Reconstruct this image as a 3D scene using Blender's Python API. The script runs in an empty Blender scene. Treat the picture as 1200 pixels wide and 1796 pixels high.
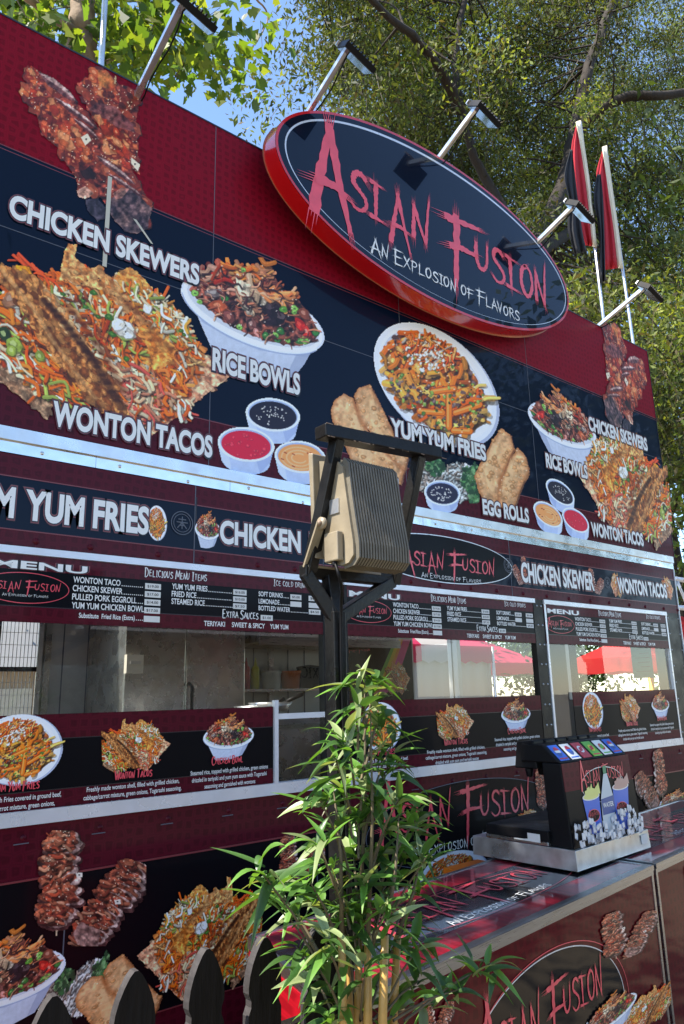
import bpy, bmesh, math, random
import numpy as np
from mathutils import Vector, Matrix
random.seed(7); RNG = np.random.default_rng(7)
SC = bpy.context.scene; COL = SC.collection
R_ = math.radians

# ------------------------------------------------------------------ camera
P0 = np.array([600., 898.]); HV = np.array([2215., 1180.]); VV = np.array([480., -4300.])
FPX = math.sqrt(-np.dot(HV - P0, VV - P0))
dX = np.array([*(HV - P0), FPX]); dX /= np.linalg.norm(dX)
dV = np.array([*(VV - P0), FPX]); dV /= np.linalg.norm(dV)
dN = np.cross(dX, dV)
if dN[2] < 0: dN = -dN
CAM = np.array([0., -2.8, 1.65])
cam = bpy.data.cameras.new('camera'); camo = bpy.data.objects.new('camera', cam); COL.objects.link(camo)
rt = np.array([dX[0], dN[0], dV[0]]); dn = np.array([dX[1], dN[1], dV[1]]); fw = np.array([dX[2], dN[2], dV[2]])
camo.matrix_world = Matrix(((rt[0], -dn[0], -fw[0], CAM[0]), (rt[1], -dn[1], -fw[1], CAM[1]), (rt[2], -dn[2], -fw[2], CAM[2]), (0, 0, 0, 1)))
cam.sensor_fit = 'VERTICAL'; cam.sensor_height = 24.0; cam.lens = 24.0 * FPX / 1796.0
cam.clip_start = 0.05; cam.clip_end = 2000
SC.camera = camo
# ------------------------------------------------------------------ light
SUN_EL, SUN_AZ = 57.0, 12.0          # elevation; swing behind the stall from due left
sdir = Vector((-math.cos(R_(SUN_EL)) * math.cos(R_(SUN_AZ)), math.cos(R_(SUN_EL)) * math.sin(R_(SUN_AZ)), math.sin(R_(SUN_EL))))
W_ = bpy.data.worlds.new('World'); SC.world = W_; W_.use_nodes = True
nt = W_.node_tree; nt.nodes.clear()
sky = nt.nodes.new('ShaderNodeTexSky'); sky.sky_type = 'NISHITA'; sky.sun_disc = False
sky.sun_elevation = R_(SUN_EL); sky.sun_rotation = math.atan2(sdir.x, sdir.y)
sky.ozone_density = 3.0; sky.air_density = 1.0; sky.dust_density = 0.15
bg = nt.nodes.new('ShaderNodeBackground'); bg.inputs[1].default_value = 0.15
wo = nt.nodes.new('ShaderNodeOutputWorld'); nt.links.new(sky.outputs[0], bg.inputs[0]); nt.links.new(bg.outputs[0], wo.inputs[0])
sl = bpy.data.lights.new('sun', 'SUN'); sl.energy = 5.0; sl.angle = R_(0.5); sl.color = (1.0, 0.93, 0.82)
so = bpy.data.objects.new('sun', sl); COL.objects.link(so); so.rotation_euler = sdir.to_track_quat('Z', 'Y').to_euler()
SC.view_settings.view_transform = 'Standard'; SC.view_settings.look = 'None'
SC.view_settings.gamma = 1.0; SC.view_settings.exposure = 1.36

# ------------------------------------------------------------------ rays from the photo onto real planes
def ray(x, y):
    r = np.array([x - 600., y - 898., FPX]); return np.array([r @ dX, r @ dN, r @ dV])
def Fv(x, y):
    a = np.stack([x - 600., y - 898., np.full(len(x), FPX)], 1); rx, ry, rz = a @ dX, a @ dN, a @ dV; t = -CAM[1] / ry; return np.stack([rx * t, CAM[2] + rz * t], 1)
def onY(x, y, Y=0.):
    r = ray(x, y); t = (Y - CAM[1]) / r[1]; return CAM + r * t
def onX(x, y, X):
    r = ray(x, y); t = X / r[0]; return CAM + r * t
def onZ(x, y, Z):
    r = ray(x, y); t = (Z - CAM[2]) / r[2]; return CAM + r * t
def onP(x, y, o, n):
    r = ray(x, y); t = np.dot(np.asarray(o) - CAM, n) / np.dot(r, n); return CAM + r * t
def F(x, y): p = onY(x, y); return p[0], p[2]

# ------------------------------------------------------------------ colour, materials
def lin(c):
    c = np.asarray(c, float) / 255.; return np.where(c <= .04045, c / 12.92, ((c + .055) / 1.055) ** 2.4)
def L3(r, g, b): return tuple(float(v) for v in lin((r, g, b)))
MATS = {}
def mat(name, base=(.5, .5, .5), rough=.5, metal=0., coat=0., coat_r=.06, spec=.5, bump=0., bscale=20., bdetail=4., var=0., vscale=6., attr=False, rvar=0., stretch=None):
    m = bpy.data.materials.new(name); m.use_nodes = True; n = m.node_tree; p = n.nodes['Principled BSDF']; lk = n.links.new
    p.inputs['Base Color'].default_value = (*base, 1); p.inputs['Roughness'].default_value = rough; p.inputs['Metallic'].default_value = metal
    p.inputs['Specular IOR Level'].default_value = spec; p.inputs['Coat Weight'].default_value = coat; p.inputs['Coat Roughness'].default_value = coat_r
    tc = n.nodes.new('ShaderNodeTexCoord'); src = tc.outputs['Object']
    if stretch:
        mp = n.nodes.new('ShaderNodeMapping'); mp.inputs['Scale'].default_value = stretch; lk(src, mp.inputs[0]); src = mp.outputs[0]
    col = None
    if attr:
        a = n.nodes.new('ShaderNodeAttribute'); a.attribute_name = 'Col'; col = a.outputs['Color']; lk(col, p.inputs['Base Color'])
    if var > 0:
        nz = n.nodes.new('ShaderNodeTexNoise'); nz.inputs['Scale'].default_value = vscale; nz.inputs['Detail'].default_value = 6; lk(src, nz.inputs['Vector'])
        mr = n.nodes.new('ShaderNodeMapRange'); mr.inputs[1].default_value = .25; mr.inputs[2].default_value = .75; mr.inputs[3].default_value = 1 - var; mr.inputs[4].default_value = 1 + var; lk(nz.outputs[0], mr.inputs[0])
        mx = n.nodes.new('ShaderNodeVectorMath'); mx.operation = 'SCALE'; lk(mr.outputs[0], mx.inputs['Scale'])
        if col: lk(col, mx.inputs[0])
        else: mx.inputs[0].default_value = base
        lk(mx.outputs[0], p.inputs['Base Color'])
    if rvar > 0:
        nz = n.nodes.new('ShaderNodeTexNoise'); nz.inputs['Scale'].default_value = 9; nz.inputs['Detail'].default_value = 5; lk(src, nz.inputs['Vector'])
        mr = n.nodes.new('ShaderNodeMapRange'); mr.inputs[1].default_value = .3; mr.inputs[2].default_value = .7; mr.inputs[3].default_value = max(0, rough - rvar); mr.inputs[4].default_value = rough + rvar; lk(nz.outputs[0], mr.inputs[0]); lk(mr.outputs[0], p.inputs['Roughness'])
    if bump > 0:
        nz = n.nodes.new('ShaderNodeTexNoise'); nz.inputs['Scale'].default_value = bscale; nz.inputs['Detail'].default_value = bdetail; lk(src, nz.inputs['Vector'])
        b = n.nodes.new('ShaderNodeBump'); b.inputs['Strength'].default_value = bump; b.inputs['Distance'].default_value = .02; lk(nz.outputs[0], b.inputs['Height']); lk(b.outputs[0], p.inputs['Normal'])
        if coat: lk(b.outputs[0], p.inputs['Coat Normal'])
    MATS[name] = m; return m
def leafmat(name, trans=.45, rough=.45):
    m = bpy.data.materials.new(name); m.use_nodes = True; n = m.node_tree; p = n.nodes['Principled BSDF']; lk = n.links.new
    a = n.nodes.new('ShaderNodeAttribute'); a.attribute_name = 'Col'; lk(a.outputs['Color'], p.inputs['Base Color']); p.inputs['Roughness'].default_value = rough
    t = n.nodes.new('ShaderNodeBsdfTranslucent')
    g = n.nodes.new('ShaderNodeVectorMath'); g.operation = 'MULTIPLY'; g.inputs[1].default_value = (1.5, 1.45, .5); lk(a.outputs['Color'], g.inputs[0]); lk(g.outputs[0], t.inputs[0])
    mx = n.nodes.new('ShaderNodeMixShader'); mx.inputs[0].default_value = trans; lk(p.outputs[0], mx.inputs[1]); lk(t.outputs[0], mx.inputs[2]); lk(mx.outputs[0], n.nodes['Material Output'].inputs[0])
    MATS[name] = m; return m
def pattern_red(name, base, coat=.05, rough=.5, scale=25., cr=.08, spec=.08):
    m = mat(name, base, rough, spec=spec, coat=coat, coat_r=cr, bump=.05, bscale=2.2, bdetail=2); n = m.node_tree; lk = n.links.new; p = n.nodes['Principled BSDF']
    tc = n.nodes.new('ShaderNodeTexCoord')
    mp = n.nodes.new('ShaderNodeMapping'); mp.inputs['Scale'].default_value = (scale, .001, scale); lk(tc.outputs['Object'], mp.inputs[0])
    v = n.nodes.new('ShaderNodeTexVoronoi'); v.feature = 'DISTANCE_TO_EDGE'; v.inputs['Randomness'].default_value = .35; v.inputs['Scale'].default_value = 1.; lk(mp.outputs[0], v.inputs['Vector'])
    s = n.nodes.new('ShaderNodeMath'); s.operation = 'SINE'; ml = n.nodes.new('ShaderNodeMath'); ml.operation = 'MULTIPLY'; ml.inputs[1].default_value = 15.; lk(v.outputs['Distance'], ml.inputs[0]); lk(ml.outputs[0], s.inputs[0])
    mr = n.nodes.new('ShaderNodeMapRange'); mr.inputs[1].default_value = -1; mr.inputs[2].default_value = 1; mr.inputs[3].default_value = .74; mr.inputs[4].default_value = 1.14; lk(s.outputs[0], mr.inputs[0])
    mx = n.nodes.new('ShaderNodeVectorMath'); mx.operation = 'SCALE'; mx.inputs[0].default_value = base; lk(mr.outputs[0], mx.inputs['Scale']); lk(mx.outputs[0], p.inputs['Base Color'])
    return m

pattern_red('red vinyl', (.205, .003, .014)); pattern_red('maroon vinyl', (.075, .004, .012), .2); pattern_red('sunlit red vinyl', (.27, .004, .010))  # brightest red carries the sunlight on the cart's left end
mat('black vinyl', (.002, .007, .022), .35, spec=.05, coat=.24, coat_r=.03, bump=.12, bscale=1.6, bdetail=2)
mat('black print', (.003, .003, .005), .4, spec=.08, coat=.10, coat_r=.08, bump=.04, bscale=3, bdetail=2)
mat('gloss black', (.002, .006, .018), .2, spec=.05, coat=.62, coat_r=.015, bump=.01, bscale=1.2, bdetail=1)
mat('white vinyl', (.82, .82, .80), .4, coat=.3, var=.04, vscale=3)
mat('dark outline', (.012, .008, .012), .4, coat=.3); mat('red outline', (.20, .03, .035), .4, coat=.3)
mat('red letters', (.80, .075, .105), .35, coat=.4, var=.12, vscale=14)
mat('red paint gloss', (.58, .006, .008), .22, coat=1., coat_r=.04)
mat('edge trim', (.5, .22, .12), .3, metal=.6)
mat('print', attr=True, rough=.45, spec=.3, coat=.15, coat_r=.1, var=.08, vscale=160)
mat('matte print', attr=True, rough=.5)
mat('seam', (.10, .11, .14), .5)
mat('sheet steel', (.78, .78, .76), .17, metal=1., bump=.22, bscale=5.5, bdetail=2, rvar=.06)
mat('brushed steel', (.40, .41, .43), .32, metal=1., bump=.03, bscale=60, stretch=(1, 1, 30), rvar=.08, var=.12, vscale=5)
mat('aluminium', (.72, .72, .72), .3, metal=.85, rvar=.1, var=.12, vscale=12)
mat('silver trim', (.72, .74, .78), .32, metal=.35, rvar=.08, bump=.02, bscale=30, var=.08, vscale=10)
mat('tin steel', (.62, .63, .63), .35, metal=.9, var=.2, vscale=18, rvar=.12)
mat('black steel', (.008, .0075, .0075), .42, spec=.18, coat=.12, bump=.09, bscale=90, rvar=.15, var=.3, vscale=40)
mat('worn edge', (.23, .16, .11), .6, var=.4, vscale=60)
mat('black plastic', (.007, .007, .008), .45, spec=.14, rvar=.1, bump=.03, bscale=120)
mat('beige paint', (.235, .195, .135), .42, var=.22, vscale=14, rvar=.1, bump=.05, bscale=50)
mat('dusty shaded fins', (.135, .118, .088), .55, var=.25, vscale=20, bump=.06, bscale=60)  # dusty beige darkened for shade on the back turned from the sun
mat('lens glass', (.08, .085, .09), .08, coat=1.)
mat('wood black', (.011, .009, .008), .7, spec=.1, bump=.35, bscale=14, bdetail=8, stretch=(6, 6, .8), var=.35, vscale=9)
mat('picket edge', (.035, .03, .03), .65, bump=.2, bscale=40, var=.3, vscale=20)
mat('cane', (.45, .26, .07), .4, var=.25, vscale=25); mat('stem', (.11, .085, .045), .7, var=.3, vscale=30)
mat('bark pale', (.22, .15, .095), .85, bump=.8, bscale=9, bdetail=8, var=.45, vscale=6)
mat('bark dark', (.018, .0115, .007), .9, bump=.9, bscale=7, bdetail=8, var=.4, vscale=5, stretch=(2, 2, .7))
leafmat('plane leaf', .62); leafmat('tree leaf', .42, .7); leafmat('bamboo leaf', .35, .38)
mat('flag red', (.42, .008, .02), .8, var=.1, vscale=20); mat('flag black', (.012, .013, .018), .8); mat('flag white', (.72, .66, .52), .85, bump=.15, bscale=40, var=.08)
mat('kitchen steel', (.44, .43, .41), .27, metal=.9, bump=.03, bscale=3, var=.15, vscale=3, rvar=.1)
mat('kitchen wall', (.46, .45, .42), .5, metal=.2, var=.1, vscale=3)
mat('tape cream', (.55, .52, .43), .5)
mat('orange plastic', (.7, .16, .01), .4); mat('foil', (.75, .75, .75), .25, metal=1., bump=.6, bscale=30)
mat('tag white', (.72, .72, .68), .6)
mat('paving', (.18, .145, .10), .9, bump=.3, bscale=6, bdetail=8, var=.4, vscale=.9)
mat('wood tan', (.36, .27, .17), .75, var=.25, vscale=4, stretch=(6, 6, .6)); mat('roof grey', (.2, .2, .21), .7)
mat('yellow paint', (.75, .5, .03), .5); mat('teal paper', (.16, .42, .42), .7, var=.08); mat('cream fabric', (.42, .40, .36), .8)
def fabric(name, c):
    m = leafmat(name, .5, .8); n = m.node_tree
    for l in list(n.links):
        if l.from_node.type == 'ATTRIBUTE': n.links.remove(l)
    for nd in n.nodes:
        if nd.type == 'BSDF_PRINCIPLED': nd.inputs['Base Color'].default_value = (*c, 1)
        if nd.type == 'VECT_MATH': nd.inputs[0].default_value = c; nd.inputs[1].default_value = (1, 1, 1)
fabric('canopy pink', (.62, .03, .12)); fabric('canopy white', (.6, .58, .57)); fabric('canopy red', (.62, .03, .03))
g = bpy.data.materials.new('pane glass'); g.use_nodes = True; n = g.node_tree; n.nodes.clear(); lk = n.links.new
o_ = n.nodes.new('ShaderNodeOutputMaterial'); mx = n.nodes.new('ShaderNodeMixShader'); tr = n.nodes.new('ShaderNodeBsdfTransparent'); gl = n.nodes.new('ShaderNodeBsdfGlossy'); fr = n.nodes.new('ShaderNodeFresnel')
fr.inputs[0].default_value = 1.8; gl.inputs['Roughness'].default_value = .015; tr.inputs[0].default_value = (.9, .92, .91, 1)
lk(fr.outputs[0], mx.inputs[0]); lk(tr.outputs[0], mx.inputs[1]); lk(gl.outputs[0], mx.inputs[2]); lk(mx.outputs[0], o_.inputs[0]); MATS['pane glass'] = g

# ------------------------------------------------------------------ object helpers
def empty(name, loc, label=None, cat=None, group=None):
    o = bpy.data.objects.new(name, None); COL.objects.link(o); o.location = loc; o.empty_display_size = .1
    if label: tag(o, label, cat, group)
    return o
def tag(o, label, cat, group=None, kind=None):
    if label: o['label'] = label
    if cat: o['category'] = cat
    if group: o['group'] = group
    if kind: o['kind'] = kind
    return o
def rootloc(p):
    v = Vector((0, 0, 0))
    while p is not None: v = v + Vector(p.location); p = p.parent
    return v
def link(name, me, parent=None, loc=None):
    o = bpy.data.objects.new(name, me); COL.objects.link(o)
    if loc is not None: o.location = loc
    if parent is not None:
        o.parent = parent
        r = parent
        while r.parent is not None: r = r.parent
        o.location = Vector(o.location) - (Vector(r.location) if r.type == 'EMPTY' else Vector((0, 0, 0)))
        if parent is not r: o.location = Vector((0, 0, 0)) if loc is None else Vector(loc)
    return o
def copy_tree(o, parent=None):
    c = o.copy(); COL.objects.link(c)
    if parent is not None: c.parent = parent
    for ch in list(o.children): copy_tree(ch, c)
    return c

class Fr:                                    # a drawing plane: origin, across, up, out
    def __init__(s, o, u, w, n): s.o, s.u, s.w, s.n = (np.array(a, float) for a in (o, u, w, n))
    def p(s, x, z, d=0.): return s.o + s.u * x + s.w * z + s.n * d
FAC = Fr((0, 0, 0), (1, 0, 0), (0, 0, 1), (0, -1, 0))

class MB:
    def __init__(s): s.v = []; s.f = []; s.m = []; s.mats = []; s.smooth = []
    def mi(s, m):
        if m not in s.mats: s.mats.append(m)
        return s.mats.index(m)
    def raw(s, vs, fs, m, smooth=False):
        b = len(s.v); s.v += [tuple(map(float, v)) for v in vs]; k = s.mi(m)
        for f in fs: s.f.append(tuple(b + i for i in f)); s.m.append(k); s.smooth.append(smooth)
    def hexa(s, c, m):                        # 8 corners: bottom ring, top ring
        s.raw(c, [(0, 3, 2, 1), (4, 5, 6, 7), (0, 1, 5, 4), (1, 2, 6, 5), (2, 3, 7, 6), (3, 0, 4, 7)], m)
    def box(s, x0, x1, y0, y1, z0, z1, m):
        s.hexa([(x0, y0, z0), (x1, y0, z0), (x1, y1, z0), (x0, y1, z0), (x0, y0, z1), (x1, y0, z1), (x1, y1, z1), (x0, y1, z1)], m)
    def fbox(s, fr, x0, x1, z0, z1, d0, d1, m):   # box in a plane frame, from depth d0 to d1 outwards
        s.hexa([fr.p(x0, z0, d1), fr.p(x1, z0, d1), fr.p(x1, z0, d0), fr.p(x0, z0, d0), fr.p(x0, z1, d1), fr.p(x1, z1, d1), fr.p(x1, z1, d0), fr.p(x0, z1, d0)], m)
    def bar(s, a, b, w, h, m, up=(0, 0, 1)):
        a, b = Vector(a), Vector(b); d = (b - a).normalized(); up = Vector(up)
        if abs(d.dot(up)) > .98: up = Vector((0, 1, 0))
        x = d.cross(up).normalized() * w / 2; y = x.cross(d).normalized() * h / 2
        s.hexa([a - x - y, a + x - y, a + x + y, a - x + y, b - x - y, b + x - y, b + x + y, b - x + y], m)
    def tube(s, pts, rad, m, n=10, cap=True):
        pts = [Vector(p) for p in pts]; k = len(pts); rad = [rad] * k if np.isscalar(rad) else rad
        vs = []; fs = []; ref = Vector((.31, .95, .1))
        for i, p in enumerate(pts):
            d = (pts[min(i + 1, k - 1)] - pts[max(i - 1, 0)]).normalized(); x = d.cross(ref).normalized(); y = d.cross(x)
            vs += [p + (x * math.cos(2 * math.pi * j / n) + y * math.sin(2 * math.pi * j / n)) * rad[i] for j in range(n)]
        for i in range(k - 1):
            for j in range(n): fs.append((i * n + j, i * n + (j + 1) % n, (i + 1) * n + (j + 1) % n, (i + 1) * n + j))
        if cap: fs += [tuple(range(n - 1, -1, -1)), tuple((k - 1) * n + j for j in range(n))]
        s.raw(vs, fs, m, True)
    def prism(s, poly, fr, d0, d1, m, mside=None, rev=False):
        k = len(poly); a = [fr.p(x, z, d1) for x, z in poly]; b = [fr.p(x, z, d0) for x, z in poly]
        s.raw(a, [tuple(range(k))], m); s.raw(b, [tuple(range(k - 1, -1, -1))], m)
        s.raw(a + b, [(i, k + i, k + (i + 1) % k, (i + 1) % k) for i in range(k)], mside or m)
    def flat(s, poly, fr, d, m): s.raw([fr.p(x, z, d) for x, z in poly], [tuple(range(len(poly)))], m)
    def dome(s, c, r, n_, m, h=.6):
        c = Vector(c); nn = Vector(n_).normalized(); x = nn.cross(Vector((.3, .2, .9))).normalized(); y = nn.cross(x)
        vs = []
        for i in range(3):
            t = i * math.pi / 6
            vs += [c + (x * math.cos(j * math.pi / 4) + y * math.sin(j * math.pi / 4)) * r * math.cos(t) + nn * r * h * math.sin(t) for j in range(8)]
        vs.append(c + nn * r * h)
        fs = [(i * 8 + j, i * 8 + (j + 1) % 8, i * 8 + 8 + (j + 1) % 8, i * 8 + 8 + j) for i in range(2) for j in range(8)] + [(16 + j, 16 + (j + 1) % 8, 24) for j in range(8)]
        s.raw(vs, fs, m, True)
    def mesh(s, name):
        me = bpy.data.meshes.new(name); me.from_pydata(s.v, [], s.f)
        for m in s.mats: me.materials.append(MATS[m])
        me.polygons.foreach_set('material_index', s.m); me.polygons.foreach_set('use_smooth', s.smooth); me.update(); return me
    def build(s, name, parent=None, bevel=0.):
        o = link(name, s.mesh(name), parent)
        if bevel:
            b = o.modifiers.new('b', 'BEVEL'); b.width = bevel; b.segments = 2; b.limit_method = 'ANGLE'; b.angle_limit = R_(40)
        return o
def npmesh(name, v, f, m, col=None, smooth=False):
    v = np.asarray(v, np.float32); f = np.asarray(f, np.int32); k = f.shape[1]
    me = bpy.data.meshes.new(name); me.vertices.add(len(v)); me.vertices.foreach_set('co', v.ravel())
    me.loops.add(f.size); me.loops.foreach_set('vertex_index', f.ravel()); me.polygons.add(len(f))
    me.polygons.foreach_set('loop_start', np.arange(0, f.size, k, dtype=np.int32)); me.polygons.foreach_set('loop_total', np.full(len(f), k, np.int32))
    if smooth: me.polygons.foreach_set('use_smooth', np.ones(len(f), bool))
    me.update(calc_edges=True); me.materials.append(MATS[m])
    if col is not None:
        corner = len(col) != len(v); a = me.color_attributes.new('Col', 'FLOAT_COLOR', 'CORNER' if corner else 'POINT'); col = np.repeat(col, k, 0) if corner else col; c = np.ones((len(col), 4), np.float32); c[:, :3] = col; a.data.foreach_set('color', c.ravel())
    return me

# ------------------------------------------------------------------ printed lettering
_tc = {}
def glyphs(s, off):
    if (s, off) in _tc: return _tc[(s, off)]
    cu = bpy.data.curves.new('t', 'FONT'); cu.body = s; cu.offset = off; cu.resolution_u = 5; cu.fill_mode = 'FRONT'
    ob = bpy.data.objects.new('t', cu); COL.objects.link(ob); dg = bpy.context.evaluated_depsgraph_get(); dg.update()
    me = bpy.data.meshes.new_from_object(ob.evaluated_get(dg)); v = np.array([q.co[:2] for q in me.vertices]); f = [tuple(p.vertices) for p in me.polygons]
    bpy.data.objects.remove(ob); bpy.data.curves.remove(cu); bpy.data.meshes.remove(me); _tc[(s, off)] = (v, f); return v, f
CAPH = None
def put(mb, s, fr, x0, x1, z0, h, d, m, off=.022, outline=None, italic=0.):
    """text from x0 to x1 on baseline z0, capital height h; x1 None keeps natural (narrow) proportions"""
    global CAPH
    if CAPH is None: CAPH = glyphs('H', 0.)[0][:, 1].max()
    v0, _ = glyphs(s, off); mn, mx = v0[:, 0].min(), v0[:, 0].max(); sz = h / (CAPH + off * 2)
    sx = sz * .72 if x1 is None else (x1 - x0) / (mx - mn)
    lay = [(off, m, d)]
    if outline: lay = [(off + o, om, d - .0005 * (i + 1)) for i, (o, om) in enumerate(outline)] + lay
    for of, mm, dd in lay:
        v, f = glyphs(s, of); mb.raw([fr.p(x0 + (a - mn) * sx + italic * (b + off) * sz, z0 + (b + off) * sz, dd) for a, b in v], f, mm)
    return x0 + (mx - mn) * sx
OUT = ((.028, 'dark outline'), (.055, 'red outline'), (.068, 'dark outline'))
G = {'A': [[(.0, .0), (.14, .5), (.3, 1.02)], [(.27, 1.03), (.42, .5), (.6, -.04)], [(.04, .36), (.3, .38), (.56, .33)]],
 'B': [[(.1, 1), (.08, 0)], [(.0, .97), (.35, 1), (.46, .78), (.3, .57), (.1, .53)], [(.1, .53), (.42, .48), (.5, .22), (.35, .02), (.02, .02)]],
 'C': [[(.5, .85), (.34, 1), (.12, .85), (.02, .45), (.14, .06), (.34, .0), (.52, .16)]],
 'D': [[(.1, 1), (.08, 0)], [(-.02, .98), (.3, .97), (.52, .65), (.46, .22), (.2, .0), (.02, .03)]],
 'E': [[(.1, 1), (.06, .02)], [(.02, .98), (.5, 1)], [(.06, .53), (.42, .55)], [(.03, .02), (.5, .04)]],
 'F': [[(.17, 1.02), (.14, .5), (.08, -.06)], [(-.06, .9), (.2, .93), (.62, .98)], [(.0, .5), (.2, .54), (.5, .55)]],
 'G': [[(.5, .85), (.34, 1), (.12, .85), (.02, .45), (.14, .06), (.34, .0), (.5, .2), (.5, .46), (.28, .45)]],
 'H': [[(.06, 1), (.04, 0)], [(.5, 1), (.48, -.04)], [(.0, .5), (.54, .53)]],
 'I': [[(.27, .98), (.25, .5), (.22, .02)], [(.02, .98), (.5, .94)], [(-.04, .02), (.5, -.02)]],
 'K': [[(.08, 1), (.06, 0)], [(.5, 1), (.1, .5)], [(.12, .52), (.54, -.03)]],
 'L': [[(.1, 1), (.06, .02)], [(.03, .02), (.5, .03)]],
 'M': [[(.0, .0), (.1, 1)], [(.1, 1), (.32, .25)], [(.32, .25), (.52, 1)], [(.52, 1), (.62, -.02)]],
 'N': [[(.03, .0), (.06, .5), (.09, .97)], [(.08, .99), (.25, .45), (.42, -.02)], [(.41, .0), (.48, .5), (.6, 1.3)]],
 'O': [[(.3, .98), (.1, .82), (.02, .42), (.14, .04), (.34, .06), (.5, .42), (.46, .84), (.28, 1.), (.18, .95)]],
 'P': [[(.1, 1), (.06, -.02)], [(-.02, .96), (.32, 1), (.5, .78), (.34, .52), (.08, .47)]],
 'R': [[(.1, 1), (.06, 0)], [(-.02, .96), (.32, 1), (.47, .78), (.3, .53), (.08, .5)], [(.2, .5), (.56, -.03)]],
 'S': [[(.52, .86), (.36, 1.), (.16, .93), (.1, .7), (.26, .54), (.44, .4), (.5, .2), (.36, .02), (.16, .0), (.0, .12)]],
 'T': [[(.28, .98), (.25, .0)], [(-.02, .95), (.56, 1)]],
 'U': [[(.03, 1), (.0, .4), (.1, .05), (.26, .02), (.42, .3), (.49, 1.04)]],
 'V': [[(.0, 1), (.22, .0)], [(.22, .0), (.5, 1.04)]],
 'W': [[(.0, 1), (.14, .0)], [(.14, .0), (.3, .7)], [(.3, .7), (.44, .0)], [(.44, .0), (.64, 1.05)]],
 'X': [[(.02, 1), (.52, .0)], [(.5, 1), (.0, .0)]], 'Y': [[(.0, 1), (.26, .48)], [(.54, 1.04), (.18, -.06)]], '&': [[(.5, .1), (.1, .8), (.3, 1), (.4, .8), (.02, .2), (.25, 0), (.5, .4)]]}
def smooth_line(pts, k=7):
    p = np.array(pts, float)
    if len(p) == 2: return p[0] + (p[1] - p[0]) * np.linspace(0, 1, k)[:, None]
    q = np.vstack([2 * p[0] - p[1], p, 2 * p[-1] - p[-2]]); out = []
    for i in range(1, len(q) - 2):
        for t in np.linspace(0, 1, k, endpoint=False):
            out.append(.5 * (2 * q[i] + (q[i + 1] - q[i - 1]) * t + (2 * q[i - 1] - 5 * q[i] + 4 * q[i + 1] - q[i + 2]) * t * t + (3 * q[i] - q[i - 1] - 3 * q[i + 1] + q[i + 2]) * t ** 3))
    out.append(p[-1]); return np.array(out)
def brush_letter(mb, ch, fr, x0, z0, w, h, sw, d, m, rough=True, seed=0):
    rr = random.Random(seed * 31 + ord(ch))
    for k, st in enumerate(G[ch]):
        p = smooth_line([(x0 + a / .55 * w, z0 + b * h) for a, b in st], 8 if rough else 4); n_ = len(p)
        t = np.gradient(p, axis=0); t /= np.linalg.norm(t, axis=1)[:, None] + 1e-9; nr = np.c_[-t[:, 1], t[:, 0]]
        u = np.linspace(0, 1, n_); prof = (1.05 - .55 * u) * (.75 + .25 * np.sin(np.minimum(u * 8, 1.57)))
        if k: prof *= .82
        jl = np.array([1 + (rr.random() - .5) * (.5 if rough else .1) for _ in u]); jr = np.array([1 + (rr.random() - .5) * (.5 if rough else .1) for _ in u])
        a = p + nr * (sw * prof * jl)[:, None]; b = p - nr * (sw * prof * jr)[:, None]; dd = d + .0006 * k
        mb.raw([fr.p(*q, dd) for q in a] + [fr.p(*q, dd) for q in b], [(i, i + 1, n_ + i + 1, n_ + i) for i in range(n_ - 1)], m)
        if rough:                                             # dry-brush bristles trailing off both ends
            for e, s_ in ((-1, 1), (0, -1)):
                for j in range(4):
                    o_ = nr[e] * sw * prof[e] * (j / 1.5 - 1) * .95; ln = sw * (1. + 3.2 * rr.random()); bw = sw * .09
                    q0 = p[e] + o_ - t[e] * s_ * sw * .2; q1 = p[e] + o_ + t[e] * s_ * ln
                    mb.flat([tuple(q0 - nr[e] * bw), tuple(q0 + nr[e] * bw), tuple(q1)], fr, dd + .00012 * (j + 1) + (.00005 if e else 0), m)
def brush_text(mb, s, fr, x0, x1, z0, h, d, m, sw=.075, rough=False):
    """capital letters tall, small letters as small capitals"""
    adv = [(.45 if c == ' ' else (.95 if c.isupper() else .72) * (.62 if c.upper() == 'I' else 1.1 if c.upper() in 'MW' else 1)) for c in s]
    k = (x1 - x0) / sum(adv); x = x0
    for i, c in enumerate(s):
        if c != ' ':
            hh = h * (1.45 if c.isupper() else 1.); brush_letter(mb, c.upper(), fr, x + .06 * k, z0 - (.14 * h if c.isupper() else 0) + .05 * h * math.sin(i * 2.1), adv[i] * k * .8, hh, h * sw * (1.25 if c.isupper() else 1), d, m, rough, i)
        x += adv[i] * k
LOGO = [('A', 0, .128, -.073, .207, 2.), ('S', .123, .194, 0, .112, 1), ('I', .19, .247, 0, .112, 1), ('A', .262, .338, -.05, .112, 1.05), ('N', .346, .425, 0, .112, 1), ('F', .497, .645, -.078, .152, 1.75), ('U', .617, .69, .012, .1, 1), ('S', .69, .762, -.002, .112, 1), ('I', .757, .82, 0, .11, 1), ('O', .832, .9, .0, .11, 1), ('N', .905, .975, 0, .112, 1)]
def logo(mb, fr, x0, z0, w, d, m='red letters', rough=True, hs=1., sw=.0070):
    for i, (c, a, b, lo, hi, k) in enumerate(LOGO):
        brush_letter(mb, c, fr, x0 + a * w, z0 + lo * w * hs, (b - a) * w * (.95 if c == 'O' else .85), (hi - lo) * w * hs, w * sw * k, d, m, rough, i)
def tagline(mb, fr, x0, z0, w, d, m='white vinyl', sw=.085, rough=False, hs=1.): brush_text(mb, 'An Explosion of Flavors', fr, x0 + .187 * w, x0 + .81 * w, z0 - .107 * w * hs, .031 * w * hs, d, m, sw, rough)
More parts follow.
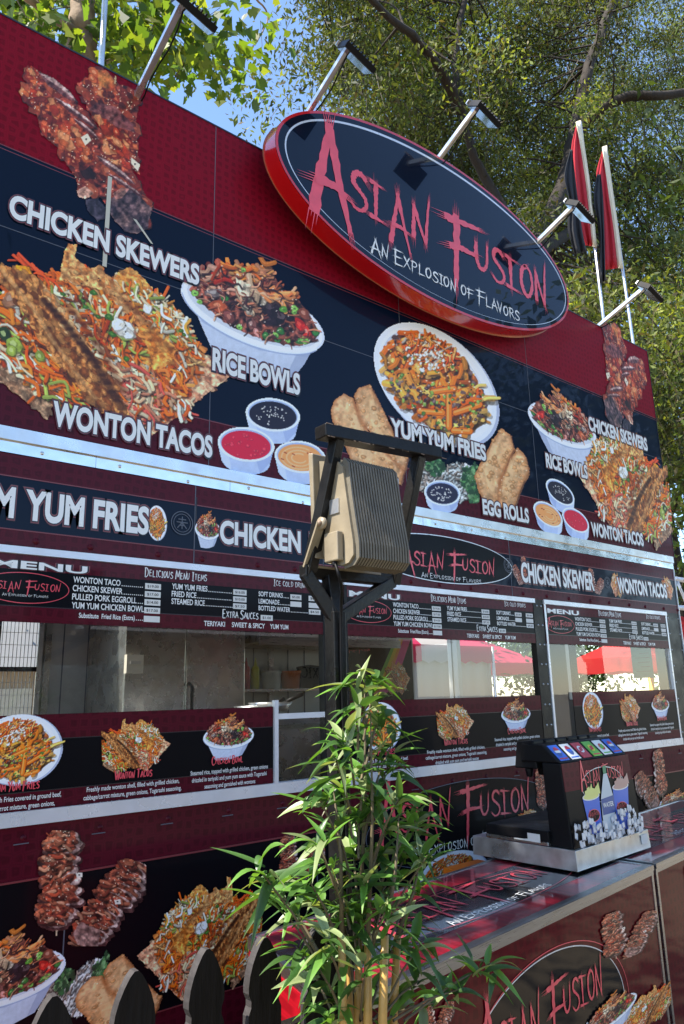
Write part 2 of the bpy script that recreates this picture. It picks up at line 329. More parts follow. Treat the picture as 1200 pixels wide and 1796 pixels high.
def ring(mb, fr, cx, cz, a, b, t, d, m, n_=72, t1=None):
    vs = []; t1 = t if t1 is None else t1
    for i in range(n_):
        th = 2 * math.pi * i / n_; c, s_ = math.cos(th), math.sin(th); tt = t + (t1 - t) * (.5 + .5 * s_); vs += [fr.p(cx + a * c, cz + b * s_, d), fr.p(cx + (a - tt) * c, cz + (b - tt) * s_, d)]
    mb.raw(vs, [(2 * i, 2 * ((i + 1) % n_), 2 * ((i + 1) % n_) + 1, 2 * i + 1) for i in range(n_)], m)
def ellipse(cx, cz, a, b, n_=72): return [(cx + a * math.cos(2 * math.pi * i / n_), cz + b * math.sin(2 * math.pi * i / n_)) for i in range(n_)]
# ------------------------------------------------------------------ printed food photographs, painted cell by cell onto flat vinyl
def fbm(h, w, cell, rng, oct_=4):
    out = np.zeros((h, w)); amp = 1.; tot = 0
    for _ in range(oct_):
        gh, gw = max(2, int(h / cell) + 3), max(2, int(w / cell) + 3); gr = rng.random((gh, gw))
        yy = np.linspace(0, gh - 2.001, h); xx = np.linspace(0, gw - 2.001, w); yi = yy.astype(int); xi = xx.astype(int)
        fy = (yy - yi)[:, None]; fx = (xx - xi)[None]; fy = fy * fy * (3 - 2 * fy); fx = fx * fx * (3 - 2 * fx)
        a = gr[yi][:, xi]; b = gr[yi][:, xi + 1]; c = gr[yi + 1][:, xi]; d = gr[yi + 1][:, xi + 1]
        out += amp * ((a * (1 - fx) + b * fx) * (1 - fy) + (c * (1 - fx) + d * fx) * fy); tot += amp; amp *= .55; cell = max(1.5, cell / 2)
    return out / tot
def tone(c, sat=1.18):                                  # ink: a little more contrast and saturation
    l = c @ np.array([.3, .59, .11]); c = l[:, None] + (c - l[:, None]) * sat; return lin(np.clip((c - 118) * 1.12 + 128, 0, 255))
class Cv:
    """a print; coordinates are the photo's, cells of c photo pixels, painted at twice that"""
    def __init__(s, x0, y0, x1, y1, c=1.8, seed=1):
        s.x0, s.y0, s.c = x0, y0, c / 2; s.W = int((x1 - x0) / c) * 2; s.H = int((y1 - y0) / c) * 2
        s.rgb = np.zeros((s.H, s.W, 3)); s.a = np.zeros((s.H, s.W)); s.r = np.random.default_rng(seed); s.rr = random.Random(seed); s.sat = 1.18
        s.n1 = fbm(s.H, s.W, 26 / c * 2, s.r); s.n2 = fbm(s.H, s.W, 7 / c * 2, s.r); s.n3 = s.r.random((s.H, s.W))
    def ix(s, p): return (np.asarray(p, float) - (s.x0, s.y0)) / s.c
    def win(s, q, pad=1):
        i0 = max(0, int(q[:, 0].min() - pad)); i1 = min(s.W, int(q[:, 0].max() + pad) + 2); j0 = max(0, int(q[:, 1].min() - pad)); j1 = min(s.H, int(q[:, 1].max() + pad) + 2)
        return (j0, j1, i0, i1) if i1 > i0 and j1 > j0 else None
    def mask(s, poly):
        q = s.ix(poly); w = s.win(q)
        if w is None: return None, None
        j0, j1, i0, i1 = w; X = np.arange(i0, i1)[None] + .5; Y = np.arange(j0, j1)[:, None] + .5; m = np.zeros((j1 - j0, i1 - i0), bool)
        for k in range(len(q)):
            (xa, ya), (xb, yb) = q[k], q[k - 1]
            if ya != yb: m ^= ((ya > Y) != (yb > Y)) & (X < (xb - xa) * (Y - ya) / (yb - ya) + xa)
        return (slice(j0, j1), slice(i0, i1)), m
    def put(s, sl, m, col, op=1.):
        if sl is None: return
        k = (m * op)[..., None]; s.rgb[sl] = s.rgb[sl] * (1 - k) + np.asarray(col, float) * k; s.a[sl] = np.maximum(s.a[sl], m * op)
    def poly(s, pts, col, op=1., mott=0., col2=None):
        sl, m = s.mask(pts)
        if sl is None: return
        c = np.asarray(col, float)
        if col2 is not None:
            t = np.clip((s.n1[sl] * .6 + s.n2[sl] * .4 - .3) * 2.6, 0, 1)[..., None]; c = c * (1 - t) + np.asarray(col2, float) * t
        if mott: c = c * (1 + mott * (s.n2[sl] - .5) * 3)[..., None]
        s.put(sl, m, c, op)
    def rough(s, pts, amp):                       # ragged version of an outline
        p = np.array(pts, float); out = []
        for i in range(len(p)):
            a, b = p[i], p[(i + 1) % len(p)]; L = np.hypot(*(b - a)); n_ = max(1, int(L / (amp * 2.2)))
            for k in range(n_): out.append(a + (b - a) * k / n_ + s.r.normal(0, amp * .4, 2))
        return out
    def stroke(s, pts, w, col, op=1., soft=.7):
        q = s.ix(pts); w = w / s.c / 2
        for a, b in zip(q[:-1], q[1:]):
            wn = s.win(np.array([a, b]), w + 1)
            if wn is None: continue
            j0, j1, i0, i1 = wn; X = np.arange(i0, i1)[None] + .5 - a[0]; Y = np.arange(j0, j1)[:, None] + .5 - a[1]; d = b - a; t = np.clip((X * d[0] + Y * d[1]) / (d @ d + 1e-9), 0, 1)
            m = np.clip((w - np.hypot(X - t * d[0], Y - t * d[1])) / soft + .5, 0, 1); s.put((slice(j0, j1), slice(i0, i1)), m, col, op)
    def ell(s, cx, cy, a, b, ang, col, op=1., n_=40): s.poly(s.ep(cx, cy, a, b, ang, n_), col, op)
    def ep(s, cx, cy, a, b, ang=0., n_=40, t0=0, t1=360):
        t = np.radians(np.linspace(t0, t1, n_)); c, k = math.cos(R_(ang)), math.sin(R_(ang)); x = a * np.cos(t); y = b * np.sin(t); return np.c_[cx + x * c - y * k, cy + x * k + y * c]
    def blob(s, cx, cy, r, col, hi=None, asp=1., ang=0., op=1., rag=.25):
        k = 9; a0 = s.rr.random() * 6; c, n_ = math.cos(R_(ang)), math.sin(R_(ang)); pts = []
        for i in range(k):
            t = i * 6.283 / k; rr = r * (1 + rag * (s.rr.random() - .5) * 2); x, y = rr * math.cos(t) * asp, rr * math.sin(t); pts.append((cx + x * c - y * n_, cy + x * n_ + y * c))
        s.poly(pts, np.asarray(col) * .6, op * .7); s.poly([(x * .86 + cx * .14 - r * .08, y * .86 + cy * .14 - r * .1) for x, y in pts], col, op, .25)
        if hi is not None: s.poly([(x * .35 + (cx - r * .25) * .65, y * .35 + (cy - r * .3) * .65) for x, y in pts], hi, op * .75)
    def inside(s, poly, n_):
        p = np.array(poly, float); lo, hi = p.min(0), p.max(0); out = []
        def pin(x, y):
            c = False
            for k in range(len(p)):
                (xa, ya), (xb, yb) = p[k], p[k - 1]
                if (ya > y) != (yb > y) and x < (xb - xa) * (y - ya) / (yb - ya) + xa: c = not c
            return c
        while len(out) < n_:
            x, y = s.rr.uniform(lo[0], hi[0]), s.rr.uniform(lo[1], hi[1])
            if pin(x, y): out.append((x, y))
        return out
    def shreds(s, poly, n_, pal, ln, wd, ang, spread, shadow=.36):
        for x, y in s.inside(poly, n_):
            c = np.array(s.rr.choice(pal), float) * s.rr.uniform(.72, 1.12); a = R_(ang + s.rr.gauss(0, spread)); L = ln * s.rr.uniform(.4, 1.2); b = s.rr.uniform(-.7, .7); w = wd * s.rr.uniform(.5, 1.3)
            pts = [(x - math.cos(a - b) * L / 2, y - math.sin(a - b) * L / 2), (x, y), (x + math.cos(a + b) * L / 2, y + math.sin(a + b) * L / 2)]; p = smooth_line(pts, 3)
            if shadow: s.stroke(p + (w * .35, w * .6), w * 1.15, c * .28, shadow)
            s.stroke(p, w, np.clip(c, 0, 255)); s.stroke(p - (w * .15, w * .2), w * .35, np.clip(c * 1.15 + 12, 0, 255), .5)
    def crust(s, poly, c1, c2, n_, size, ang, op=.7):
        s.poly(poly, c1, 1, .5, c2)
        for x, y in s.inside(poly, n_):
            l = s.rr.uniform(.5, 1.3) * size; c = np.array(c2 if s.rr.random() < .62 else c1, float); lt = s.rr.random() < .55
            s.blob(x, y, l * .55, np.clip(c * (1.12 if lt else .84), 0, 255), np.clip(c * 1.3 + 12, 0, 255) if lt else None, 2.1, ang + s.rr.gauss(0, 14), op, .2)
    def finish(s, mapf, border=False):
        a = s.a.reshape(s.H // 2, 2, s.W // 2, 2).mean((1, 3)); k = (s.rgb * s.a[..., None]).reshape(s.H // 2, 2, s.W // 2, 2, 3).sum((1, 3)) / np.maximum(s.a.reshape(s.H // 2, 2, s.W // 2, 2).sum((1, 3)), 1e-6)[..., None]
        on = a > .45; h, w = on.shape; vid = -np.ones((h + 1, w + 1), int); nd = np.zeros((h + 1, w + 1), bool)
        for dj in (0, 1):
            for di in (0, 1): nd[dj:h + dj, di:w + di] |= on
        J, I = np.nonzero(nd); vid[J, I] = np.arange(len(J)); P = mapf(s.x0 + I * s.c * 2., s.y0 + J * s.c * 2.); j, i = np.nonzero(on)
        return P, np.c_[vid[j, i], vid[j + 1, i], vid[j + 1, i + 1], vid[j, i + 1]], tone(k[j, i], s.sat)
class Pic:
    """normalised print: unit square in x (across) and z (up)"""
    def __init__(s, name, cv):
        P, f, c = cv.finish(Fv); lo, hi = P.min(0), P.max(0); s.lo, s.hi = lo, hi; s.name = name
        v = np.zeros((len(P), 3)); v[:, 0] = (P[:, 0] - lo[0]) / (hi[0] - lo[0]); v[:, 2] = (P[:, 1] - lo[1]) / (hi[1] - lo[1]); s.me = npmesh(name, v, f, 'print', c)
    def stamp(s, parent, x0, x1, z0, z1, d, flip=False, fr=FAC, label=None):
        o = link(s.name, s.me, parent, fr.p(x1 if flip else x0, z0, d)); o.scale = ((x0 - x1) if flip else (x1 - x0), 1, z1 - z0); o.rotation_euler = (0, 0, math.atan2(fr.u[1], fr.u[0]))
        if label: o['label'] = label
        return o
    def orig(s, parent, d, label=None): return s.stamp(parent, s.lo[0], s.hi[0], s.lo[1], s.hi[1], d, label=label)
    def at(s, parent, pl, pr, d, flip=False, label=None):       # photo corners: bottom left, top right
        a, b = F(*pl), F(*pr); return s.stamp(parent, a[0], b[0], a[1], b[1], d, flip, label=label)
Z_ = lambda pts, ox, oy, k: [(ox + a / k, oy + b / k) for a, b in pts]
ORG, ORG2, CRM, WHT, PNK, GRN, LGRN, MEAT = (232, 112, 38), (214, 84, 30), (228, 208, 172), (234, 224, 202), (205, 92, 78), (66, 104, 44), (170, 182, 92), (126, 66, 38)
def paint_tacos():
    s = Cv(-34, 424, 410, 778, 1.25, 3); T = lambda p: Z_(p, 0, 420, 2.857)
    s.crust(s.rough(T([(20, 600), (-60, 560), (-90, 640), (60, 760), (240, 900), (270, 800), (110, 680)]), 2), (150, 112, 84), (186, 150, 118), 60, 7, 40)
    s.crust(s.rough(T([(480, 640), (560, 860), (640, 900), (760, 985), (900, 880), (1020, 785), (1150, 690), (1020, 575), (900, 500), (700, 520)]), 2), (204, 136, 104), (236, 186, 150), 160, 8, 35, .5)
    fl = T([(215, 210), (330, 170), (440, 150), (640, 230), (780, 262), (910, 390), (1000, 545), (950, 700), (900, 780), (830, 880), (700, 930), (600, 840), (480, 620), (330, 400)])
    s.poly(s.rough(fl, 3), (150, 74, 36), 1, .8, (206, 112, 52))
    pal = [ORG, ORG, ORG2, ORG, ORG, (236, 132, 60), (230, 178, 120), (224, 168, 110), (236, 150, 80), CRM, CRM, WHT, MEAT, LGRN, (240, 150, 60), (226, 120, 60)]
    s.shreds(fl, 300, [ORG, ORG2, (236, 132, 60), (224, 150, 84)], 46, 7, 54, 20); s.shreds(fl, 520, pal, 44, 4.8, 54, 24)
    s.crust(s.rough(T([(310, 125), (322, 60), (345, 22), (384, 28), (372, 85), (440, 155), (468, 140), (500, 130), (560, 215), (640, 300), (765, 430), (745, 475), (690, 440), (600, 345), (520, 260), (440, 235), (300, 205)]), 2), (196, 124, 70), (236, 176, 118), 120, 7, 45, .55)
    s.crust(s.rough(T([(570, 200), (590, 168), (650, 138), (735, 210), (770, 265), (700, 255), (640, 235)]), 1.5), (206, 124, 60), (240, 174, 104), 30, 6, 20, .5)
    s.crust(s.rough(T([(690, 440), (760, 420), (880, 520), (860, 620), (780, 660), (690, 600), (650, 520)]), 2), (214, 126, 54), (240, 168, 96), 60, 7, 40, .5)
    s.shreds(T([(600, 230), (780, 265), (920, 400), (980, 540), (900, 560), (780, 420), (700, 330)]), 170, [ORG, CRM, CRM, WHT, (236, 150, 80), (224, 150, 70), ORG, LGRN], 30, 4.4, 50, 30)
    s.shreds(T([(430, 300), (560, 330), (680, 470), (700, 600), (640, 760), (520, 640), (430, 460)]), 270, [ORG, ORG, ORG2, CRM, WHT, (236, 150, 80), LGRN, (240, 150, 60), MEAT], 38, 4.8, 56, 26)
    s.shreds(T([(520, 660), (700, 640), (880, 760), (840, 880), (700, 930), (600, 850)]), 150, [PNK, (226, 140, 100), CRM, ORG, (224, 150, 116), (236, 190, 150)], 34, 5.2, 40, 30)
    for x, y in ((430, 340), (470, 270), (500, 390), (540, 390), (420, 310), (930, 480), (640, 600), (480, 270), (900, 460), (570, 480), (310, 275)): s.blob(x / 2.857 + s.rr.uniform(-3, 3), 420 + y / 2.857, s.rr.uniform(3, 6.5), GRN, (112, 150, 74), 1.4, 30)
    for x, y, r in ((620, 450, 17), (590, 430, 11), (740, 350, 8), (640, 480, 9)): s.blob(x / 2.857, 420 + y / 2.857, r, (236, 228, 214), (252, 250, 246), 1.3, 40)
    lf = T([(-90, 260), (0, 262), (60, 285), (130, 390), (250, 580), (430, 805), (420, 835), (250, 820), (100, 650), (40, 605), (-90, 560)])
    s.poly(s.rough(lf, 2), (140, 66, 34), 1, .8, (196, 104, 52)); s.shreds(lf, 290, [ORG, ORG, ORG2, CRM, WHT, ORG, LGRN, (240, 150, 60), MEAT], 50, 5.6, 38, 20)
    for x, y, r in ((20, 480, 12), (70, 530, 14), (60, 560, 10), (200, 590, 9)): s.blob(x / 2.857, 420 + y / 2.857, r, (150, 162, 78) if x > 40 else (48, 60, 36), (205, 214, 150), 1.3, 50)
    s.blob(18, 526, 15, (150, 108, 82), (190, 160, 140)); s.shreds(T([(70, 100), (150, 120), (260, 200), (300, 240), (200, 180)]), 12, [ORG2, (222, 90, 46)], 46, 5, 38, 12)
    s.blob(42, 480, 13, (226, 150, 40), (246, 190, 80), 1.5, 30)
    sh = T([(-90, 40), (0, 128), (40, 138), (160, 190), (215, 225), (280, 330), (430, 520), (560, 700), (655, 895), (510, 870), (410, 770), (240, 560), (120, 380), (40, 255), (-90, 130)])
    s.crust(s.rough(sh, 2), (122, 70, 36), (196, 136, 82), 300, 9, 52, .75)
    s.crust(T([(215, 225), (300, 330), (460, 560), (420, 520), (330, 470), (230, 300)]), (186, 124, 74), (226, 178, 128), 60, 7, 52)
    for k in range(9): s.stroke(smooth_line(T([(205 + k * 3, 300), (330 + k * 4, 450), (470 + k * 4, 640), (590 + k * 5, 850)]), 5), 6, (50, 25, 12), .22, 4)
    s.stroke(smooth_line(T([(0, 150), (150, 330), (300, 560), (480, 800)]), 6), 7, (214, 170, 120), .35, 4)
    s.shreds(T([(880, 860), (960, 780), (960, 860), (930, 930)]), 14, [ORG, WHT, CRM, PNK], 24, 5, 80, 20)
    for k in range(6): s.stroke(smooth_line(T([(320 + k * 5, 330), (470 + k * 5, 520), (600 + k * 6, 760)]), 5), 9, (90, 40, 16), .12, 6); s.stroke(smooth_line(T([(600 + k * 7, 300), (720 + k * 7, 420), (800 + k * 8, 560)]), 5), 7, (100, 48, 18), .10, 5)
    for x, y in s.inside(fl, 60): s.ell(x, y, 1.5, 1.1, 40, (24, 18, 14))
    return s
def ricebowl_fill(s, T, k):
    heap = T([(200, 150), (290, 140), (370, 95), (500, 130), (560, 140), (690, 80), (715, 140), (740, 220), (810, 290), (900, 350), (960, 440), (1040, 570), (1000, 640), (880, 672), (760, 650), (640, 625), (440, 545), (330, 470), (230, 390), (130, 280)])
    s.poly(s.rough(heap, 2.5), (56, 34, 34), 1, .9, (122, 72, 58))
    s.shreds(T([(200, 150), (400, 110), (640, 220), (560, 330), (300, 300)]), int(40 * k), [(150, 78, 60), (178, 110, 90), (196, 150, 128), (120, 50, 40)], 34, 9, 10, 40)
    s.shreds(T([(200, 160), (330, 130), (400, 200), (260, 280)]), int(22 * k), [(170, 52, 34), (196, 80, 46), (220, 170, 140)], 30, 6, -20, 30)
    for p, r, c, h, a in (((300, 300), 14, (128, 112, 108), (190, 180, 172), 0), ((330, 390), 17, (170, 86, 56), (226, 160, 120), 10), ((410, 470), 13, (120, 70, 64), (190, 130, 110), 60), ((500, 310), 16, (196, 168, 140), (236, 222, 200), 40), ((570, 370), 17, (182, 140, 112), (232, 206, 176), 60), ((560, 510), 12, (132, 86, 78), (206, 170, 158), 65), ((600, 570), 9, (190, 130, 120), (230, 190, 180), 70), ((700, 400), 22, (44, 30, 36), (96, 80, 84), 15), ((780, 470), 20, (36, 26, 30), (110, 92, 92), 25), ((680, 480), 16, (40, 28, 34), (84, 64, 66), 30), ((900, 520), 12, (178, 46, 40), (224, 96, 80), 50), ((950, 570), 11, (190, 60, 50), (226, 180, 160), 50), ((930, 440), 12, (140, 80, 64), (200, 150, 130), 50)):
        q = T([p])[0]; s.blob(q[0], q[1], r * .72, c, h, 1.7, a)
    s.shreds(T([(380, 100), (500, 130), (690, 85), (715, 140), (660, 190), (480, 200)]), int(46 * k), [(226, 138, 66), (236, 170, 104), (204, 104, 50), (216, 150, 110)], 34, 6, 12, 24)
    s.shreds(T([(580, 280), (700, 250), (860, 330), (800, 370), (640, 330)]), int(36 * k), [(232, 150, 96), (220, 120, 74), (238, 190, 150)], 36, 6, 10, 16)
    s.shreds(T([(440, 220), (620, 240), (610, 440), (520, 420)]), int(26 * k), [(208, 176, 144), (226, 206, 180), (160, 112, 88)], 34, 8, 55, 18)
    for (x, y) in [(375, 330), (870, 410), (790, 410), (690, 600), (730, 600), (770, 570), (820, 630), (900, 640), (660, 600), (740, 630), (480, 545), (160, 300), (200, 355), (1020, 570), (860, 440), (930, 630), (500, 140)]:
        q = T([(x + s.rr.uniform(-8, 8), y + s.rr.uniform(-6, 6))])[0]; r = s.rr.uniform(4.5, 7.5); c = s.rr.choice([(96, 150, 62), (140, 186, 96), (60, 116, 60)]); s.blob(q[0], q[1], r, c, (186, 214, 140), 1.15, s.rr.uniform(0, 90)); s.ell(q[0], q[1], r * .42, r * .3, 20, (70, 104, 50), .8)
    s.shreds(heap, int(90 * k), [(150, 84, 62), (190, 120, 92), (96, 52, 48), (214, 160, 130), (60, 40, 42)], 20, 2.6, 30, 50, .4)
    for x, y in s.inside(heap, int(40 * k)): s.ell(x, y, 1.7, .9, s.rr.uniform(0, 180), (236, 222, 206), .8)
def paint_bowl():
    s = Cv(312, 452, 574, 662, 1.2, 5); T = lambda p: Z_(p, 300, 440, 4.)
    s.poly(T([(170, 420), (210, 520), (285, 690), (330, 790), (540, 860), (700, 890), (860, 890), (930, 800), (985, 705)]), (196, 202, 216), 1, .04)
    s.poly(T([(170, 420), (250, 480), (420, 570), (640, 660), (985, 705), (960, 750), (620, 700), (400, 610), (215, 500)]), (168, 176, 198), .8)
    s.poly(T([(880, 720), (985, 705), (930, 800), (860, 890), (800, 890)]), (150, 158, 180), .6)
    s.poly(s.ep(*T([(572, 440)])[0], 134, 53, 22.5, 60), (214, 218, 228)); s.poly(s.ep(*T([(572, 437)])[0], 131, 50, 22.5, 60), (238, 240, 244)); s.poly(s.ep(*T([(574, 432)])[0], 124, 44, 22.5, 60), (206, 208, 214))
    ricebowl_fill(s, T, 1.); p = s.ep(*T([(572, 440)])[0], 132, 51, 22.5, 40, 18, 168); s.stroke(p, 6, (226, 230, 238)); s.stroke(p + (0, 3.2), 2.2, (150, 162, 190), .8); s.stroke(p - (0, 1.8), 1.5, (250, 250, 252)); return s
def paint_fries():
    s = Cv(650, 564, 878, 796, 1.2, 9); T = lambda p: Z_(p, 560, 540, 3.53)
    c = T([(716, 472)])[0]; E = lambda a, b, dx=0, dy=0: s.ep(c[0] + dx, c[1] + dy, a / 3.53, b / 3.53, 45, 60)
    s.poly(E(462, 290, 3, 3), (176, 182, 200)); s.poly(E(456, 285), (226, 228, 234)); s.poly(E(425, 258), (240, 241, 245)); s.poly(E(400, 236, -1, -1), (202, 206, 216)); s.poly(E(392, 230, 1, 1), (226, 226, 230))
    hp = s.ep(c[0] - 1, c[1] - 2, 382 / 3.53, 224 / 3.53, 45, 30); s.poly(s.rough(hp, 3), (112, 64, 40), 1, .8, (176, 104, 52))
    crumb = [(92, 70, 68), (64, 46, 46), (120, 96, 92), (84, 64, 66), (150, 128, 120)]
    for x, y in s.inside(hp, 420): s.blob(x, y, s.rr.uniform(2., 4.2), s.rr.choice(crumb), (168, 150, 144) if s.rr.random() < .4 else None, 1.2, s.rr.uniform(0, 180))
    s.shreds(hp, 200, [(222, 130, 48), (232, 158, 70), (210, 106, 40), (236, 184, 110)], 26, 7.5, 60, 60)
    low = T([(420, 420), (700, 480), (1050, 560), (1000, 700), (800, 780), (640, 700), (480, 560)]); s.shreds(low, 90, [(228, 128, 44), (238, 160, 76), (240, 190, 110), (216, 96, 34)], 38, 9.5, 20, 55)
    for x, y in s.inside(low, 130): s.blob(x, y, s.rr.uniform(2, 4), s.rr.choice(crumb), (160, 140, 134) if s.rr.random() < .4 else None)
    for a, b in (((800, 540), (800, 740)), ((700, 520), (830, 500)), ((840, 650), (990, 600)), ((620, 640), (760, 650)), ((830, 760), (930, 765))): s.stroke(T([a, b]), 12, (150, 70, 24)); s.stroke(T([a, b]), 9.5, (232, 128, 48)); s.stroke(np.array(T([a, b])) - (1.6, 1), 3, (246, 180, 110), .8)
    for x, y in s.inside(hp, 60): s.blob(x, y, s.rr.uniform(1.8, 3.6), s.rr.choice([(96, 130, 62), (60, 88, 48), (140, 164, 84)]), (180, 200, 130) if s.rr.random() < .3 else None, 1.4, s.rr.uniform(0, 180))
    top = T([(520, 190), (680, 165), (800, 230), (870, 300), (780, 370), (640, 330), (520, 270)]); s.shreds(top, 210, [(226, 110, 40), (236, 140, 66), (214, 84, 34), (240, 170, 110), (238, 226, 210)], 18, 3, 60, 70)
    for x, y in s.inside(T([(540, 280), (700, 260), (860, 300), (800, 350), (660, 400), (560, 350)]), 40): s.blob(x, y, s.rr.uniform(1.6, 3.4), (232, 226, 214), (252, 250, 246), 1.4, s.rr.uniform(0, 180))
    for x, y in s.inside(hp, 110): s.ell(x, y, 1.6, 1.1, 0, s.rr.choice([(244, 220, 190), (30, 20, 16), (246, 200, 90)]))
    return s
def paint_rolls(left):
    T = (lambda p: Z_(p, 560, 540, 3.53)) if left else (lambda p: Z_(p, 600, 750, 2.))
    A, B = ([(70, 640), (90, 575), (150, 533), (205, 560), (240, 650), (300, 760), (420, 900), (530, 990), (500, 1090), (400, 1060), (250, 1020), (200, 960), (150, 830), (80, 705)], [(213, 545), (240, 500), (310, 474), (345, 540), (400, 650), (450, 760), (545, 930), (525, 1010), (420, 900), (290, 740), (250, 690)]) if left else ([(463, 170), (485, 125), (530, 40), (558, 3), (588, 25), (601, 75), (580, 120), (552, 195), (546, 290), (500, 262), (476, 222)], [(546, 268), (555, 190), (590, 112), (614, 70), (642, 100), (653, 155), (622, 220), (607, 268), (575, 292)])
    s = Cv(576, 668, 718, 856, 1.3, 12) if left else Cv(828, 746, 930, 902, 1.2, 13)
    for P, k in ((A, 0), (B, 1)):
        q = T(P); s.poly(np.array(s.rough(q, 1.2)) + (2.5, 3), (60, 44, 40), .8); q = s.rough(q, 1.); s.poly(q, (208, 152, 104), 1, .16, (232, 188, 144)); [s.blob(x, y, s.rr.uniform(3, 8), (224, 176, 130), (240, 206, 164), 1.7, 55, .22) for x, y in s.inside(q, 60)]; gx = np.array(q); cc_ = gx.mean(0); [s.stroke(np.vstack([gx, gx[:1]]), 9 - 2 * k_, (160, 100, 60), .06, 5) for k_ in range(4)]; [s.blob(x, y, s.rr.uniform(.8, 2), (250, 224, 190), None, 1, 0, .6) for x, y in s.inside(q, 30)]
        cx, cy = np.mean(q, 0); s.poly([(x * .6 + cx * .4 - 4, y * .7 + cy * .3 - 3) for x, y in q], (240, 200, 150), .3); s.poly([(x * .3 + cx * .7 - 7, y * .6 + cy * .4 - 5) for x, y in q], (248, 216, 170), .35)
        for x, y in s.inside(q, 26): s.blob(x, y, s.rr.uniform(2, 4.5), (206, 150, 100), (240, 206, 160), 1.2, 30, .8)
    return s
def paint_skewers():
    s = Cv(30, 112, 272, 418, 1.25, 17); s.sat = .98; T = lambda p: Z_(p, 0, 100, 3.75)
    def meat(ol, glz, seed):
        ol = T(ol); s.poly(s.rough(ol, 1.5), (104, 40, 32), 1, .7, (150, 66, 48))
        for x, y in s.inside(ol, 46): s.blob(x, y, s.rr.uniform(6, 11), s.rr.choice([(130, 48, 34), (156, 62, 40), (112, 42, 38), (170, 78, 50)]), s.rr.choice([(190, 100, 70), (206, 120, 84), None, None]), 1.9, 48 + s.rr.gauss(0, 16), .85, .3)
        for gpoly in glz:
            gp = T(gpoly); s.poly(s.rough(gp, 2), (160, 52, 28), .6, .5, (206, 98, 50))
            for x, y in s.inside(gp, 22): s.blob(x, y, s.rr.uniform(3.5, 8), s.rr.choice([(190, 60, 32), (208, 98, 52), (150, 46, 30), (222, 140, 88), (128, 44, 32), (112, 44, 36)]), s.rr.choice([(246, 176, 120), (238, 130, 80), None]), 1.8, 50 + s.rr.gauss(0, 22), .85, .35)
        for x, y in s.inside(ol, 130): s.ell(x, y, s.rr.uniform(.9, 1.5), .8, s.rr.uniform(0, 180), (244, 220, 186), .9)
        for x, y in s.inside(ol, 16): s.blob(x, y, s.rr.uniform(3, 6), (70, 28, 26), None, 1.5, 45, .6)
    meat([(505, 180), (550, 150), (625, 195), (640, 80), (700, 90), (780, 180), (840, 200), (905, 235), (917, 300), (890, 430), (908, 580), (905, 660), (918, 780), (850, 720), (700, 490), (570, 345), (560, 260)], [[(560, 160), (640, 90), (740, 170), (800, 300), (620, 250)], [(580, 380), (760, 450), (900, 590), (880, 670), (760, 560), (640, 440)]], 1)
    s.poly(T([(640, 84), (700, 92), (770, 180), (740, 230), (650, 190)]), (206, 130, 60), .8, .5, (150, 60, 30)); s.poly(T([(580, 345), (640, 300), (760, 330), (870, 440), (890, 500), (760, 460)]), (92, 48, 50), .8, .6, (124, 76, 74))
    meat([(182, 68), (240, 85), (330, 150), (420, 215), (530, 330), (660, 480), (800, 640), (920, 835), (995, 1000), (950, 1110), (820, 1060), (720, 1010), (640, 900), (510, 880), (500, 800), (430, 700), (380, 600), (270, 510), (240, 365), (150, 290), (135, 240), (180, 200), (170, 140)], [[(140, 230), (230, 220), (260, 350), (170, 300)], [(250, 250), (380, 270), (470, 420), (390, 590), (280, 500)], [(400, 450), (470, 400), (560, 500), (620, 640), (560, 720), (440, 690), (385, 600)], [(180, 75), (240, 90), (250, 180), (190, 150)], [(600, 380), (760, 470), (900, 600), (860, 660), (720, 560)], [(660, 520), (780, 640), (880, 760), (800, 740), (700, 640)]], 2)
    for a, b, w in (((250, 100), (520, 310), 15), ((350, 260), (660, 490), 9), ((480, 400), (660, 550), 7), ((620, 640), (900, 850), 10), ((700, 760), (950, 930), 7)):
        a, b = np.array(T([a, b])); d = b - a; nn = np.array([-d[1], d[0]]) / np.hypot(*d); m1, m2 = a + d * .3, a + d * .7
        s.poly(s.rough([a, m1 - nn * w * .55, m2 - nn * w * .5, b, m2 + nn * w * .4, m1 + nn * w * .5], 1.4), (92, 56, 58), .9, .6, (142, 98, 94)); s.poly(s.rough([a + d * .05, m1 - nn * w * .5, m2 - nn * w * .45, b - d * .06, m2 - nn * w * .1, m1 - nn * w * .05], 1.2), (176, 132, 122), .85, .5, (214, 184, 172))
        for k in range(3): o = nn * w * (.1 + .12 * k); s.stroke(smooth_line([a + d * .1 + o, m1 + o * 1.3, b - d * .12 + o], 4), 1.1, (70, 36, 38), .6)
    s.poly(s.rough(T([(560, 940), (640, 930), (700, 1000), (720, 1060), (640, 1080), (570, 1010)]), 1.5), (50, 44, 58), .9, .5, (84, 72, 82)); s.poly(s.rough(T([(690, 960), (840, 860), (930, 930), (997, 1000), (970, 1130), (900, 1165), (820, 1150), (740, 1060)]), 1.5), (58, 48, 58), .95, .6, (116, 88, 82)); s.poly(s.rough(T([(505, 880), (560, 850), (620, 900), (560, 935), (515, 920)]), 1), (150, 100, 80), 1, .5, (206, 160, 140)); s.poly(T([(740, 900), (800, 860), (850, 870), (800, 930), (760, 940)]), (206, 150, 130), .8, .6, (140, 80, 70))
    s.blob(155, 306, 12, (46, 26, 26), None, 1, 0, 1, .3)
    for q in ([(530, 530), (575, 505), (600, 550), (560, 585)], [(860, 660), (920, 710), (905, 755), (860, 700)]): s.poly(T(q), (226, 212, 186)); s.ell(*np.mean(T(q), 0), 1.6, 1.6, 0, (40, 30, 26))
    s.stroke(T([(758, 130), (755, 175)]), 2.5, (206, 170, 120)); return s
